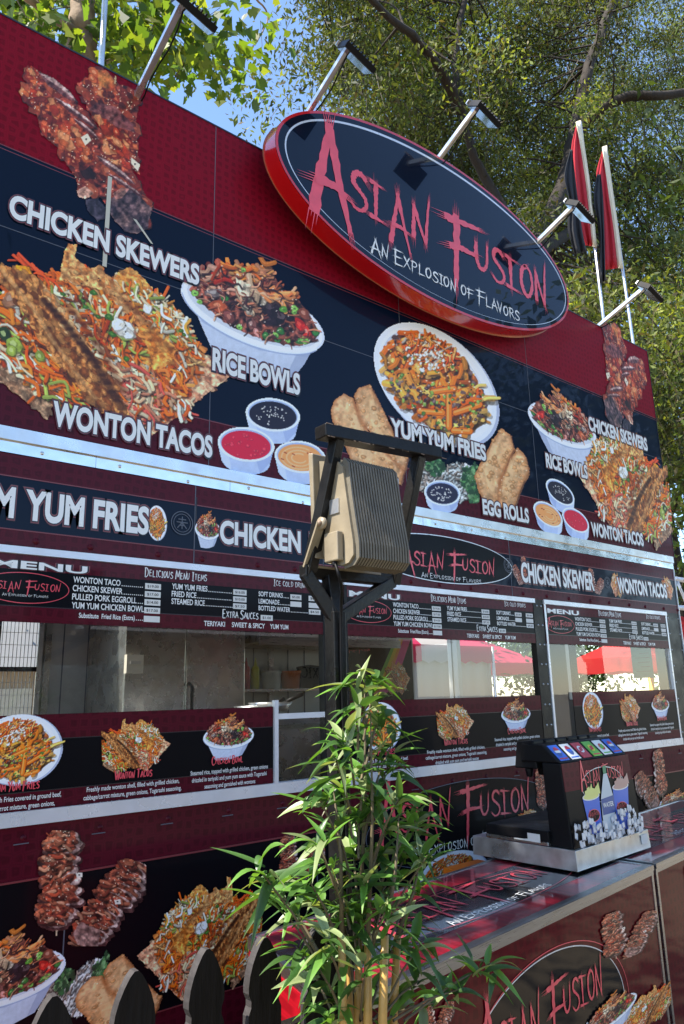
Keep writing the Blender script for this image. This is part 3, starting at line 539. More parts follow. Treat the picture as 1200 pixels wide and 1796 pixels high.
def paint_skewer_pair():
    """two upright skewers, glazed slices stacked like scales"""
    s = Cv(50, 1456, 256, 1660, 1.3, 21); s.sat = .92; T = lambda p: Z_(p, 0, 1440, 2.5)
    for axis, n_, wd in ((((280, 60), (265, 120), (250, 220), (270, 310), (240, 400), (225, 440)), 7, 34), (((590, 200), (545, 270), (500, 330), (440, 410), (400, 480), (370, 540)), 7, 32)):
        p = np.array(T(axis)); L = smooth_line(p, 6); L = L[np.linspace(0, len(L) - 1, n_ * 2).astype(int)]
        s.stroke(np.array(T([(axis[-1][0] + 30, axis[-1][1] - 60), (axis[-1][0] + 20, axis[-1][1] + 60)])) if n_ and wd == 34 else np.array(T([(400, 500), (300, 615)])), 2.6, (206, 176, 140))
        for i, q in enumerate(L):
            a = math.degrees(math.atan2(*(L[min(i + 1, len(L) - 1)] - L[max(i - 1, 0)])[::-1])) + 90 - 14; t = i / len(L); w = wd * (.75 + .5 * math.sin(3.0 * t + .2)) * s.rr.uniform(.85, 1.15)
            s.poly(s.rough(s.ep(q[0] + 2, q[1] + 4, w, 12, a, 24), 1.6), (52, 26, 26), 1, .6, (84, 52, 48)); s.poly(s.rough(s.ep(q[0] + (w * .22), q[1] + 1, w * .74, 9.5, a, 24), 1.3), (150, 112, 104), .9, .5, (206, 176, 162))
            s.poly(s.rough(s.ep(q[0] - 3, q[1] - 2, w * .86, 9.5, a, 24), 1.5), (92, 38, 28), 1, .8, (150, 76, 50)); s.shreds(s.ep(q[0] - 4, q[1] - 2, w * .7, 8, a, 20), 8, [(136, 56, 38), (166, 86, 58), (100, 40, 32), (196, 128, 94), (176, 66, 40)], 18, 5, a, 22, .4)
            for x, y in s.inside(s.ep(q[0] - 4, q[1] - 2, w * .7, 8, a, 20), 8): s.ell(x, y, 1.3, .8, s.rr.uniform(0, 180), (238, 214, 186), .9)
        q = np.array(T([(345, 235)] if wd == 34 else [(513, 352)]))[0]; s.poly([(q[0] - 6, q[1] - 3), (q[0] + 5, q[1] - 4), (q[0] + 6, q[1] + 4), (q[0] - 4, q[1] + 5)], (222, 210, 196)); s.ell(q[0], q[1], 1.4, 1.4, 0, (40, 30, 26))
    s.poly(s.rough(T([(315, 495), (350, 440), (440, 480), (430, 540), (390, 560), (340, 540)]), 1.2), (112, 82, 78), .9, .6, (164, 124, 112)); return s
def paint_rice():
    s = Cv(716, 800, 842, 886, 1.3, 23); r1 = s.ep(752, 838, 32, 26, 10); r2 = s.ep(806, 846, 34, 34, 0)
    for r, c in ((r1, (176, 160, 146)), (r2, (196, 200, 196))):
        s.poly(s.rough(r, 3), np.array(c) * .6, 1, .8, c); s.shreds(r, 200, [c, (232, 230, 222), (150, 136, 124)], 9, 2.6, 30, 80, .5)
    for g_ in (s.ep(764, 820, 18, 14, 30), s.ep(824, 836, 14, 26, 10), s.ep(832, 868, 9, 14, 0)):
        for x, y in s.inside(g_, 70): s.blob(x, y, s.rr.uniform(2, 4.6), s.rr.choice([(52, 92, 58), (84, 128, 78), (40, 70, 48), (120, 156, 110)]), None, 1.3, s.rr.uniform(0, 180), 1, .5)
    return s
def paint_cups(kind):
    cups = [(478, 728, 47, 28, (30, 26, 42), 1), (431, 780, 49, 29, (190, 38, 66), 0), (526, 802, 44, 27, (226, 160, 104), 2)] if kind == 3 else [(775, 865, 31, 21, (34, 34, 58), 1)]
    s = Cv(378, 692, 574, 850, 1.2, 25) if kind == 3 else Cv(742, 838, 810, 904, 1.2, 26)
    for cx, cy, a, b, c, t in cups:
        h = a * .82; s.poly([(cx - a, cy), (cx - a * .86, cy + h * .75)] + [tuple(p) for p in s.ep(cx, cy + h * .75, a * .86, b * .75, 8, 16, 180, 0)] + [(cx + a * .86, cy + h * .8), (cx + a, cy + 5)], (188, 200, 224), 1, .03)
        s.poly([(cx + a * .3, cy + b * .6), (cx + a, cy + 5), (cx + a * .86, cy + h * .8), (cx + a * .5, cy + h * 1.25)], (158, 172, 206), .7); s.poly([(cx - a, cy), (cx - a * .6, cy + b * .8), (cx - a * .5, cy + h * 1.2), (cx - a * .86, cy + h * .75)], (214, 222, 238), .7)
        s.ell(cx, cy, a + 1, b + 1, 8, (226, 232, 242)); s.ell(cx, cy - .5, a * .93, b * .9, 8, (170, 184, 212)); s.ell(cx, cy + 1, a * .89, b * .86, 8, c)
        q = s.ep(cx, cy + 1, a * .8, b * .72, 8)
        if t == 1:
            for x, y in s.inside(s.ep(cx - 2, cy + 1, a * .6, b * .6, 8), 44): s.ell(x, y, 1.5, .9, s.rr.uniform(0, 180), (222, 218, 210))
        elif t == 0:
            for x, y in s.inside(q, 26): s.blob(x, y, s.rr.uniform(1.5, 3.5), (206, 60, 84), (240, 120, 110), 1.2, 20, .8)
        else:
            for k in (.7, .5, .3): s.stroke(s.ep(cx - 2, cy + 2, a * k, b * k, 8, 30, 20, 300), 2, (244, 196, 150), .8, 1.5)
            for x, y in s.inside(q, 8): s.stroke([(x, y), (x + 4, y + 2)], 1.6, (150, 60, 40))
    return s
PIC = {'taco': Pic('wonton_tacos_picture', paint_tacos()), 'bowl': Pic('rice_bowl_picture', paint_bowl()), 'fries': Pic('loaded_fries_picture', paint_fries()), 'rolls': Pic('egg_rolls_picture', paint_rolls(1)), 'rolls2': Pic('egg_rolls_picture', paint_rolls(0)),
       'skew': Pic('skewers_picture', paint_skewers()), 'pair': Pic('skewers_picture', paint_skewer_pair()), 'rice': Pic('rice_picture', paint_rice()), 'cups': Pic('sauce_cups_picture', paint_cups(3)), 'cup': Pic('sauce_cup_picture', paint_cups(1))}
# ================================================================== the place
tag(link('ground', npmesh('ground', [(-200, -200, 0), (200, -200, 0), (200, 200, 0), (-200, 200, 0)], [(0, 1, 2, 3)], 'paving')), None, None, None, 'structure')
XL, XR = -1.6, 5.70
for nm, c in (('label blue', (.02, .12, .6)), ('label white', (.78, .78, .76)), ('label red', (.5, .01, .03)), ('label green', (.12, .42, .03)), ('label yellow', (.6, .6, .04)), ('cup blue', (.02, .12, .62)), ('ice', (.62, .66, .72)), ('lemonade', (.72, .74, .22)), ('bottle', (.55, .62, .66)), ('cola foam', (.5, .3, .26)), ('cap green', (.02, .22, .1)), ('water blue', (.03, .08, .3)), ('ice edge', (.2, .21, .25))): mat(nm, c, .35, coat=.4)
# ------------------------------------------------------------------ food trailer
ft = empty('food_trailer', (2.05, 1.2, 0), 'dark red and black food trailer with menu boards over its serving windows', 'food trailer')
b = MB(); fb = lambda *a: b.fbox(FAC, *a)
fb(XL, XR, .30, .536, -.05, 0, 'maroon vinyl'); fb(XL, XR, .54, 1.056, -.05, 0, 'black print'); fb(XL, XR, 1.062, 1.235, -.05, 0, 'maroon vinyl')
fb(XL, XR, .536, .54, -.05, .0025, 'red outline'); fb(XL, XR, 1.056, 1.062, -.05, .0025, 'red outline')
for x in (1.02, 2.12, 3.3, 4.4): b.fbox(FAC, x, x + .004, .30, 1.056, 0, .0012, 'seam')
for i in range(26):
    x = -1.3 + i * .27; b.dome(FAC.p(x, 1.196, 0), .011, (0, -1, 0), 'maroon vinyl'); b.box(x - .03, x + .02, -.003, 0, 1.176, 1.179, 'seam')
for x in (1.02, 2.12, 3.3): 
    for z in (.95, .72): b.dome(FAC.p(x + .03, z, 0), .009, (0, -1, 0), 'black print')
b.build('lower_wall', ft)
for x0, x1 in ((XL, -.70), (2.195, 2.30), (3.855, 3.94), (5.50, XR)):
    b = MB(); b.fbox(FAC, x0, x1, 1.235, 2.2, -.05, .003, 'black steel')
    for z in np.arange(1.32, 2.2, .12): b.dome(FAC.p(x0 + .02, z, .003), .007, (0, -1, 0), 'brushed steel'); b.dome(FAC.p(x1 - .02, z, .003), .007, (0, -1, 0), 'brushed steel')
    b.build('window_post', ft)
b = MB(); fb = lambda *a: b.fbox(FAC, *a)
fb(XL, XR, 2.2, 2.262, -.05, .004, 'maroon vinyl'); fb(XL, XR, 2.266, 2.462, -.05, .004, 'black vinyl'); fb(XL, XR, 2.466, 2.55, -.05, .004, 'maroon vinyl'); fb(XL, XR, 2.262, 2.266, -.05, .0055, 'red outline'); fb(XL, XR, 2.462, 2.466, -.05, .0055, 'red outline')
for x in (F(340, 920)[0], F(893, 985)[0], F(565, 950)[0]): b.box(x, x + .004, -.0055, -.004, 2.2, 2.55, 'seam'); b.box(x + .006, x + .009, -.007, -.004, 2.4, 2.5, 'dark outline')
for i in range(30): b.dome(FAC.p(-1.4 + i * .245 + .02 * math.sin(i * 3), 2.228, .004), .013, (0, -1, 0), 'maroon vinyl', .7)
hb = b.build('header_band', ft)
a0 = F(41, 912); a1 = F(259, 939); hh = F(39, 857)[1] - F(47, 912)[1]
def phrase(s_, x0, x1, z0, h, off=.038):
    t = MB(); put(t, s_, FAC, x0, x1, z0, h, .0075, 'white vinyl', off, OUT); t.build('lettering', hb)
phrase('YUM FRIES', a0[0], a1[0], a0[1], hh); v_ = glyphs('YUM FRIES', .028)[0]; kx = (a1[0] - a0[0]) / (v_[:, 0].max() - v_[:, 0].min()); vm = glyphs('YUM', .028)[0]; wy = (vm[:, 0].max() - vm[:, 0].min()) * kx
xm = F(23, 908)[0]; phrase('YUM', xm - wy, xm, a0[1], hh)
c0 = F(384, 953); c1 = F(526, 967); hc = F(384, 912)[1] - c0[1]; phrase('CHICKEN', c0[0], c1[0], c0[1], hc); xb = F(541, 969)[0]; phrase('BOWL', xb, xb + (c1[0] - c0[0]) * .56, c0[1], hc)
for s_, l, r_, top in (('CHICKEN SKEWER', (914, 1021), (1041, 1029), (912, 986)), ('WONTON TACOS', (1083, 1039), (1169, 1046), (1082, 1013))):
    p, q = F(*l), F(*r_); phrase(s_, p[0], q[0], p[1], F(*top)[1] - p[1], .036)
t = MB(); x0 = F(702, 1000)[0]; x1 = F(866, 1000)[0]; zb = F(790, 999)[1]; cx = (F(672, 985)[0] + F(872, 985)[0]) / 2; cz = 2.375
t.flat(ellipse(cx, cz, .60, .135), FAC, .0075, 'black print'); ring(t, FAC, cx, cz, .60, .135, .005, .0082, 'silver trim'); logo(t, FAC, x0, zb, (x1 - x0) / .975, .0095, hs=.82); tagline(t, FAC, x0, zb + .006, (x1 - x0) / .975, .0095, hs=.8); t.build('logo_lettering', hb)
for px, py, r in ((318, 918, .052), (890, 992, .045), (1064, 1022, .04)):
    t = MB(); cx, cz = F(px, py); ring(t, FAC, cx, cz, r, r, .004, .0085, 'seam', 40); ring(t, FAC, cx, cz, r * .78, r * .78, .003, .0085, 'seam', 40)
    for (a, c, d, e) in ((-.35, .3, .35, .3), (-.5, .05, .5, .05), (0, .55, 0, -.5), (-.05, -.0, -.42, -.45), (.05, 0, .42, -.45), (-.25, -.2, .25, -.2)):
        p = np.array([a, c]) * r; q = np.array([d, e]) * r; nn = np.array([-(q - p)[1], (q - p)[0]]); nn = nn / np.linalg.norm(nn) * .0022; t.flat([(cx + p[0] - nn[0], cz + p[1] - nn[1]), (cx + q[0] - nn[0], cz + q[1] - nn[1]), (cx + q[0] + nn[0], cz + q[1] + nn[1]), (cx + p[0] + nn[0], cz + p[1] + nn[1])], FAC, .0088 + .0002 * abs(a) + .0003 * (c == d), 'seam')
    t.build('emblem', hb)
PIC['fries'].at(ft, (256, 947), (294, 890), .0058); PIC['bowl'].at(ft, (340, 960), (386, 898), .0058); PIC['pair'].at(ft, (900, 1026), (921, 976), .0058, True); PIC['pair'].at(ft, (1034, 1042), (1056, 1000), .0058); PIC['taco'].at(ft, (1072, 1048), (1087, 1005), .0058, True); PIC['taco'].at(ft, (1163, 1052), (1177, 1012), .0058)
b = MB(); b.fbox(FAC, XL, XR + .01, 2.553, 2.648, -.02, .006, 'sheet steel')
for i in range(24): b.dome(FAC.p(-1.35 + i * .31, 2.572 + .012 * math.sin(i * 2.7), .006), .008, (0, -1, 0), 'tin steel'); b.box(-1.45 + i * .62, -1.449 + i * .62, -.0068, -.006, 2.553, 2.648, 'seam') if i < 11 else None
b.build('flashing', ft)
# windows: silver frame, pane
def window(x0, x1, side='black steel'):
    w = MB(); w.fbox(FAC, x0, x1, 2.176, 2.203, -.03, .012, 'silver trim'); w.fbox(FAC, x0, x1, 1.236, 1.283, -.03, .014, 'silver trim'); w.fbox(FAC, x0, x0 + .018, 1.283, 2.176, -.03, .008, side); w.fbox(FAC, x1 - .018, x1, 1.283, 2.176, -.03, .008, side)
    o = w.build('serving_window', ft); g_ = MB(); g_.raw([(x0 + .018, .012, 1.283), (x1 - .018, .012, 1.283), (x1 - .018, .012, 2.176), (x0 + .018, .012, 2.176)], [(0, 1, 2, 3)], 'pane glass'); g_.build('pane', o); return o
w1 = window(-.69, 2.19); w2 = window(2.305, 3.85); w3 = window(3.945, 5.495, 'silver trim')
b = MB(); b.fbox(FAC, 1.888, 1.908, 1.283, 1.63, -.004, .016, 'silver trim'); b.fbox(FAC, 1.908, 2.172, 1.548, 1.572, -.004, .010, 'silver trim'); b.build('sliding_frame', w1)
# menu boards
def menu(x0, first=None):
    if first is None:
        k = MB(); k.fbox(FAC, .64, 2.175, 2.118, 2.174, .001, .006, 'maroon vinyl'); k.fbox(FAC, .64, 2.175, 1.985, 2.118, .001, .0058, 'black print'); k.fbox(FAC, .64, 2.175, 1.928, 1.985, .001, .006, 'maroon vinyl'); k.fbox(FAC, .64, 2.175, 1.984, 1.987, .001, .0066, 'dark outline')
        m = k.build('menu_board', ft); D = .0085; t = MB()
        zb = F(75, 1003)[1]; put(t, 'MENU', FAC, .675, F(152, 1000)[0], zb + .004, .029, D, 'white vinyl', .03, ((.05, 'dark outline'), (.08, 'red outline'))); t.build('lettering', m)
        H = .0235
        def ptag(p, q, z, pr):
            bx = MB(); bx.fbox(FAC, p, q, z - .004, z + .02, .006, .0078, 'tag white')
            if pr: put(bx, pr, FAC, p + .009, q - .010, z + .003, .0105, .0084, 'black plastic', .006)
            bx.build('price_tag', m)
        def row(s_, x0_, xe, z, h, boxes, price):
            t = MB(); x = put(t, s_, FAC, x0_, None, z, h, D, 'white vinyl', .018)
            xd = x + .006
            while xd < boxes[0][0] - .006: t.fbox(FAC, xd, xd + .0035, z, z + .0035, .006, D, 'white vinyl'); xd += .0085
            t.build('lettering', m)
            for (p, q), pr in zip(boxes, price): ptag(p, q, z, pr)
        xa, xbx = F(127, 1022)[0], (F(254, 1018)[0], F(281, 1030)[0]); z0 = F(127, 1022)[1]; dz = (z0 - F(124, 1067)[1]) / 3
        for i, (s_, pr) in enumerate((('WONTON TACO', '$19.00'), ('CHICKEN SKEWER', '$17.00'), ('PULLED PORK EGGROLL', '$14.00'), ('YUM YUM CHICKEN BOWL', '$17.00'))): row(s_, xa, 0, z0 - i * dz, H, [xbx], [pr])
        row('Substitute  Fried Rice (Extra)', xa + .03, 0, z0 - 4 * dz - .002, .019, [xbx], [''])
        xa, xbx = F(300, 1032)[0], (F(408, 1033)[0], F(431, 1040)[0])
        for i, (s_, pr) in enumerate((('YUM YUM FRIES', '$16.00'), ('FRIED RICE', '$10.00'), ('STEAMED RICE', '$7.50'))): row(s_, xa, 0, z0 + .004 - i * dz * .95, H, [xbx], [pr])
        xa = F(452, 1042)[0]; q1, q2 = (F(508, 1042)[0], F(527, 1042)[0]), (F(540, 1042)[0], F(560, 1042)[0])
        row('SOFT DRINKS', xa, 0, z0 + .002, H * .92, [q1, q2], ['$5.00', '$6.00']); row('LEMONADE', xa, 0, z0 - dz * .95, H * .92, [q1, q2], ['', '']); row('BOTTLED WATER', xa, 0, z0 - dz * 1.9, H * .92, [q2], ['$4.50'])
        t = MB(); brush_text(t, 'Delicious Menu Items', FAC, F(252, 1005)[0], F(362, 1015)[0], F(300, 1013)[1] - .004, .026, D, 'white vinyl', .08); t.build('lettering', m); t = MB(); brush_text(t, 'Ice cold drinks', FAC, F(478, 1025)[0], F(541, 1029)[0], F(500, 1028)[1] - .002, .022, D, 'white vinyl', .08); t.build('lettering', m)
        z5 = F(390, 1083)[1]; t = MB(); brush_text(t, 'Extra Sauces', FAC, F(388, 1083)[0], F(452, 1083)[0], z5, .026, D, 'white vinyl', .09); t.build('lettering', m); p = F(456, 1080)[0]; ptag(p, p + .064, z5, '$1.00')
        z6 = F(357, 1098)[1]
        for s_, l, r_ in (('TERIYAKI', 356, 393), ('SWEET & SPICY', 405, 463), ('YUM YUM', 472, 504)): t = MB(); put(t, s_, FAC, F(l, 1100)[0], F(r_, 1100)[0], z6, .0215, D, 'white vinyl', .018); t.build('lettering', m)
        t = MB(); cx, cz = .80, 2.052; t.flat(ellipse(cx, cz, .158, .057), FAC, .0072, 'black print'); ring(t, FAC, cx, cz, .158, .057, .0028, .0078, 'red letters'); logo(t, FAC, .672, 2.045, .26, .0085, rough=False, hs=.9); tagline(t, FAC, .672, 2.045, .26, .0085, hs=.9); t.build('logo_lettering', m)
        return m
    c = copy_tree(first, ft); c.location.x += x0 - .64; return c
m1 = menu(.64); m2 = menu(2.303, m1); m3 = menu(3.94, m1)
# picture strips along the foot of the windows
def strip(x0, x1, zt, dishes):
    k = MB(); k.fbox(FAC, x0, x1, zt - .085, zt, .001, .006, 'maroon vinyl'); k.fbox(FAC, x0, x1, 1.345, zt - .085, .001, .0058, 'black print'); k.fbox(FAC, x0, x1, 1.284, 1.345, .001, .006, 'maroon vinyl'); k.fbox(FAC, x0, x1, 1.343, 1.346, .001, .0066, 'dark outline'); k.fbox(FAC, x0, x1, zt - .087, zt - .084, .001, .0066, 'dark outline')
    m = k.build('picture_strip', ft)
    txt = {'fries': ('Yum Yum Fries', ('Golden French Fries covered in ground beef,', 'cabbage/carrot mixture, green onions,', 'drizzled with yum yum sauce and Togarashi seasoning')), 'taco': ('Wonton Tacos', ('Freshly made wonton shell, filled with grilled chicken,', 'cabbage/carrot mixture, green onions, Togarashi seasoning,', 'drizzled with yum yum and teriyaki sauces')), 'bowl': ('Chicken Bowl', ('Steamed rice, topped with grilled chicken, green onions', 'drizzled in teriyaki and yum yum sauce with Togarashi', 'seasoning and garnished with wontons'))}
    for kind, cx, w, h, zc, tw, tc in dishes:
        t = MB(); r = MB(); PIC[kind].stamp(m, cx - w / 2, cx + w / 2, zc - h / 2, zc + h / 2, .009)
        ti, ls = txt[kind]; zb = zc - h / 2 - .012; brush_text(r, ti, FAC, cx - tw * .22, cx + tw * .18, zb, .022, .0135, 'red letters', .11)
        for i, l in enumerate(ls): k_ = len(l) / 57. * 1.02; tc_ = cx + tc; put(t, l, FAC, tc_ - tw * k_ / 2, tc_ + tw * k_ / 2, zb - .036 - i * .0275, .0165, .0085, 'white vinyl', .012)
        t.build('lettering', m); r.build('caption_lettering', m)
    return m
def fx(px, py): return F(px, py)[0]
cA = fx(37, 1310); cB = fx(238, 1308); cC = fx(400, 1295)
strip(-.45, 1.886, 1.603, [('fries', cA, .30, .24, 1.487, .385, .0), ('taco', cB, .285, .205, 1.475, .375, .0), ('bowl', cC, .245, .19, 1.49, .375, .01)])
strip(2.325, 3.83, 1.615, [('fries', fx(668, 1277), .27, .235, 1.49, .44, .0), ('taco', fx(797, 1266), .30, .20, 1.49, .46, 0.), ('bowl', fx(903, 1250), .27, .185, 1.515, .42, 0.)])
strip(4.17, 5.475, 1.628, [('fries', fx(1039, 1250), .235, .235, 1.51, .35, .02), ('taco', fx(1104, 1245), .26, .20, 1.51, .36, 0.), ('bowl', fx(1157, 1240), .25, .19, 1.525, .34, -.01)])
# lower wall pictures
PIC['pair'].orig(ft, .006); PIC['bowl'].stamp(ft, fx(-105, 1700), fx(114, 1700), F(50, 1792)[1], F(30, 1622)[1], .005)
PIC['rice'].stamp(ft, fx(66, 1740), fx(190, 1740), F(100, 1798)[1], F(150, 1674)[1], .0035); PIC['rolls'].stamp(ft, fx(132, 1740), fx(285, 1740), F(180, 1825)[1], F(200, 1676)[1], .0048)
PIC['taco'].stamp(ft, fx(240, 1650), fx(462, 1650), F(320, 1762)[1], F(370, 1542)[1], .006, True); PIC['pair'].stamp(ft, fx(488, 1490), fx(570, 1490), F(530, 1545)[1], F(520, 1462)[1], .004)
t = MB(); cx = (fx(640, 1450) + fx(978, 1400)) / 2; cz = .985; rx = fx(978, 1400) - cx; t.flat(ellipse(cx, cz, rx, .205), FAC, .003, 'black print'); ring(t, FAC, cx, cz, rx, .205, .004, .0042, 'seam')
xA, zA = F(665, 1490); xN, zN = F(930, 1421); logo(t, FAC, xA, zN + .01, (xN - xA) / .975, .006, hs=.92); tagline(t, FAC, xA, zN + .012, (xN - xA) / .975, .006, rough=True); t.build('logo_lettering', ft)
PIC['pair'].at(ft, (942, 1440), (985, 1342), .0065); PIC['pair'].at(ft, (1118, 1428), (1162, 1312), .0065, True); PIC['bowl'].at(ft, (1157, 1432), (1212, 1378), .0065); PIC['fries'].stamp(ft, fx(735, 1540), fx(860, 1520), .62, .86, .0065); PIC['taco'].at(ft, (908, 1450), (945, 1415), .0085)
# body: end wall, rear wall with openings, roof, floor
IY = 2.35
def panel_with_holes(mb, a0, a1, z0, z1, holes, fn, m):
    xs = sorted(holes); cur = a0
    for h0, h1, hz0, hz1 in xs: mb.box(*fn(cur, h0), z0, z1, m); mb.box(*fn(h0, h1), z0, hz0, m); mb.box(*fn(h0, h1), hz1, z1, m); cur = h1
    mb.box(*fn(cur, a1), z0, z1, m)
b = MB(); panel_with_holes(b, XL, XR, .3, 2.6, [(-.9, .35, 1.3, 2.2), (.98, 1.60, 1.50, 2.22), (5.10, 5.64, 1.56, 2.3)], lambda p, q: (p, q, IY, IY + .05), 'kitchen wall'); b.build('rear_wall', ft)  # leftmost opening is added only to let daylight in
b = MB(); panel_with_holes(b, .0, IY, .3, 2.6, [(.2, 1.02, 1.56, 2.15), (1.30, 2.28, 1.56, 2.2)], lambda p, q: (XR - .05, XR, p, q), 'kitchen wall'); b.box(XR - .004, XR + .003, -.012, .02, 1.235, 2.55, 'silver trim'); b.build('end_wall', ft)
b = MB(); b.box(XL, XL + .05, .05, IY, .3, 2.6, 'kitchen wall'); b.build('end_wall', ft)
b = MB(); panel_with_holes(b, XL, XR, -.02, IY + .05, [(.6, 2.6, .9, 1.9), (3.4, 5.2, .9, 1.9)], lambda p, q: (p, q), 'aluminium') if 0 else [b.box(x0, x1, y0_, y1_, 2.6, 2.65, 'aluminium') for x0, x1, y0_, y1_ in ((XL, XR, -.02, .9), (XL, XR, 1.9, IY + .05), (XL, .6, .9, 1.9), (2.2, XR, .9, 1.9))]; b.build('roof', ft); b = MB(); b.box(XL, XR, .05, IY, .5, .56, 'tin steel'); b.build('floor', ft)  # gap left in the roof, added so sunlight reaches the kitchen
for wx in (.4, 3.2):
    b = MB(); b.tube([(wx, .25, .33), (wx, .5, .33)], .33, 'black plastic', 24); b.tube([(wx, .235, .33), (wx, .25, .33)], .18, 'aluminium', 16); b.build('wheel', ft)
# kitchen inside
b = MB()
for x in np.arange(1.75, 4.6, .17): b.box(x, x + .006, IY - .006, IY, .6, 2.6, 'seam')
b.box(1.62, 1.66, IY - .04, IY, .6, 2.6, 'kitchen steel'); b.box(3.42, 3.46, IY - .03, IY, .6, 2.6, 'kitchen steel'); b.build('wall_seams', ft)
b = MB(); b.box(2.0, 4.3, 1.55, 2.3, .56, 1.42, 'kitchen steel'); b.build('cooking_range', ft)
b = MB(); b.box(2.86, 4.2, 1.6, 2.33, 2.02, 2.5, 'kitchen steel'); b.box(2.85, 4.21, 1.59, 1.60, 2.0, 2.06, 'brushed steel'); b.build('extractor_hood', ft)
b = MB(); b.box(1.92, 2.34, 1.70, 2.33, .56, 2.42, 'kitchen steel'); b.box(2.345, 2.80, 1.70, 2.33, .56, 2.42, 'kitchen steel'); b.box(1.90, 2.82, 1.68, 2.34, 2.42, 2.46, 'brushed steel'); fg = b.build('tall_fridge', ft, .006)
for x in (2.37,): b = MB(); b.tube([(x, 1.70, 1.45), (x, 1.655, 1.47), (x, 1.655, 1.72), (x, 1.70, 1.74)], .011, 'black plastic', 8); b.build('handle', fg)
b = MB(); p0 = onY(222, 1148, 1.67); p1 = onY(250, 1181, 1.67); b.box(p0[0], p1[0], 1.66, 1.70, p1[2], p0[2], 'tape cream'); b.box(p0[0] + .02, p1[0] - .02, 1.652, 1.66, p0[2] - .06, p0[2] - .04, 'kitchen wall'); b.build('switch_box', ft)
for (pa, pb) in (((478, 1237), (498, 1225)), ((502, 1231), (530, 1217))):
    b = MB(); a = onY(*pa, .9); c = onY(*pb, .9); b.tube([a, c], [.010, .014], 'black plastic', 8); e = MB(); d_ = (a - c) / np.linalg.norm(a - c); ctr = a + d_ * .12; ctr[2] = a[2] - .02
    e.tube([ctr - (0, 0, .03), ctr + (0, 0, .02)], [.10, .13], 'tin steel', 18); o = tag(e.build('frying_pan', None), 'frying pan with black handle on the kitchen shelf, ' + ('nearer the window bar' if pa[0] == 478 else 'on the right of two'), 'pan', 'pans on the kitchen shelf'); b.build('handle', o)
a = onY(505, 1237, .9); b = MB(); b.box(1.95, 3.0, .75, 1.3, a[2] - .10, a[2] - .07, 'kitchen steel'); b.box(1.97, 2.0, .78, .81, .56, a[2] - .1, 'kitchen steel'); b.box(2.95, 2.98, .78, .81, .56, a[2] - .1, 'kitchen steel'); b.build('kitchen_shelf', ft)
b = MB(); sh0, sh1 = onY(372, 1210, 2.2), onY(566, 1210, 2.2); zs = 1.70; b.box(sh0[0], sh1[0], 2.02, IY, zs - .02, zs, 'kitchen steel'); b.build('wall_shelf', ft)
for i, (u_, kd, mm, lb) in enumerate(((.08, 'pot', 'tin steel', 'dull steel stock pot at the left of the kitchen wall shelf'), (.26, 'bottle', 'label red', 'red squeeze bottle on the kitchen wall shelf'), (.34, 'bottle', 'label yellow', 'yellow squeeze bottle on the kitchen wall shelf'), (.48, 'tub', 'tag white', 'white lidded tub on the kitchen wall shelf'), (.66, 'tub', 'orange plastic', 'orange lidded tub on the kitchen wall shelf'), (.84, 'pot', 'black plastic', 'black stock pot at the right of the kitchen wall shelf'))):
    x = sh0[0] + (sh1[0] - sh0[0]) * u_; y = 2.16; b = MB()
    if kd == 'pot': b.tube([(x, y, zs), (x, y, zs + .16), (x, y, zs + .161), (x, y, zs + .175), (x, y, zs + .19)], [.10, .10, .106, .106, .015], mm, 20); b.tube([(x - .13, y, zs + .11), (x + .13, y, zs + .11)], .009, 'black plastic', 8)
    elif kd == 'bottle': b.tube([(x, y, zs), (x, y, zs + .15), (x, y, zs + .17), (x, y, zs + .18), (x, y, zs + .24)], [.033, .033, .026, .014, .004], mm, 16)
    else: b.tube([(x, y, zs), (x, y, zs + .12), (x, y, zs + .121), (x, y, zs + .14)], [.07, .08, .086, .086], mm, 20)
    tag(b.build({'pot': 'stock_pot', 'bottle': 'squeeze_bottle', 'tub': 'food_tub'}[kd], None), lb, {'pot': 'pot', 'bottle': 'bottle', 'tub': 'tub'}[kd])
b = MB(); fr_ = [(.98, 1.60)]
b.box(.97, 1.61, IY - .02, IY - .002, 2.2, 2.235, 'aluminium'); b.box(.97, 1.61, IY - .02, IY - .002, 1.49, 1.52, 'aluminium'); b.box(1.58, 1.61, IY - .02, IY - .002, 1.52, 2.2, 'aluminium'); b.box(1.30, 1.34, IY - .02, IY - .002, 1.52, 2.2, 'black plastic'); b.box(.97, 1.58, IY - .018, IY - .004, 1.84, 1.87, 'black plastic')
for x in np.arange(.99, 1.58, .024): b.box(x, x + .004, IY - .012, IY - .008, 1.52, 2.2, 'tin steel')
for z in np.arange(1.53, 2.2, .08): b.box(.98, 1.58, IY - .0125, IY - .0085, z, z + .003, 'tin steel')
b.build('screen_window', ft)
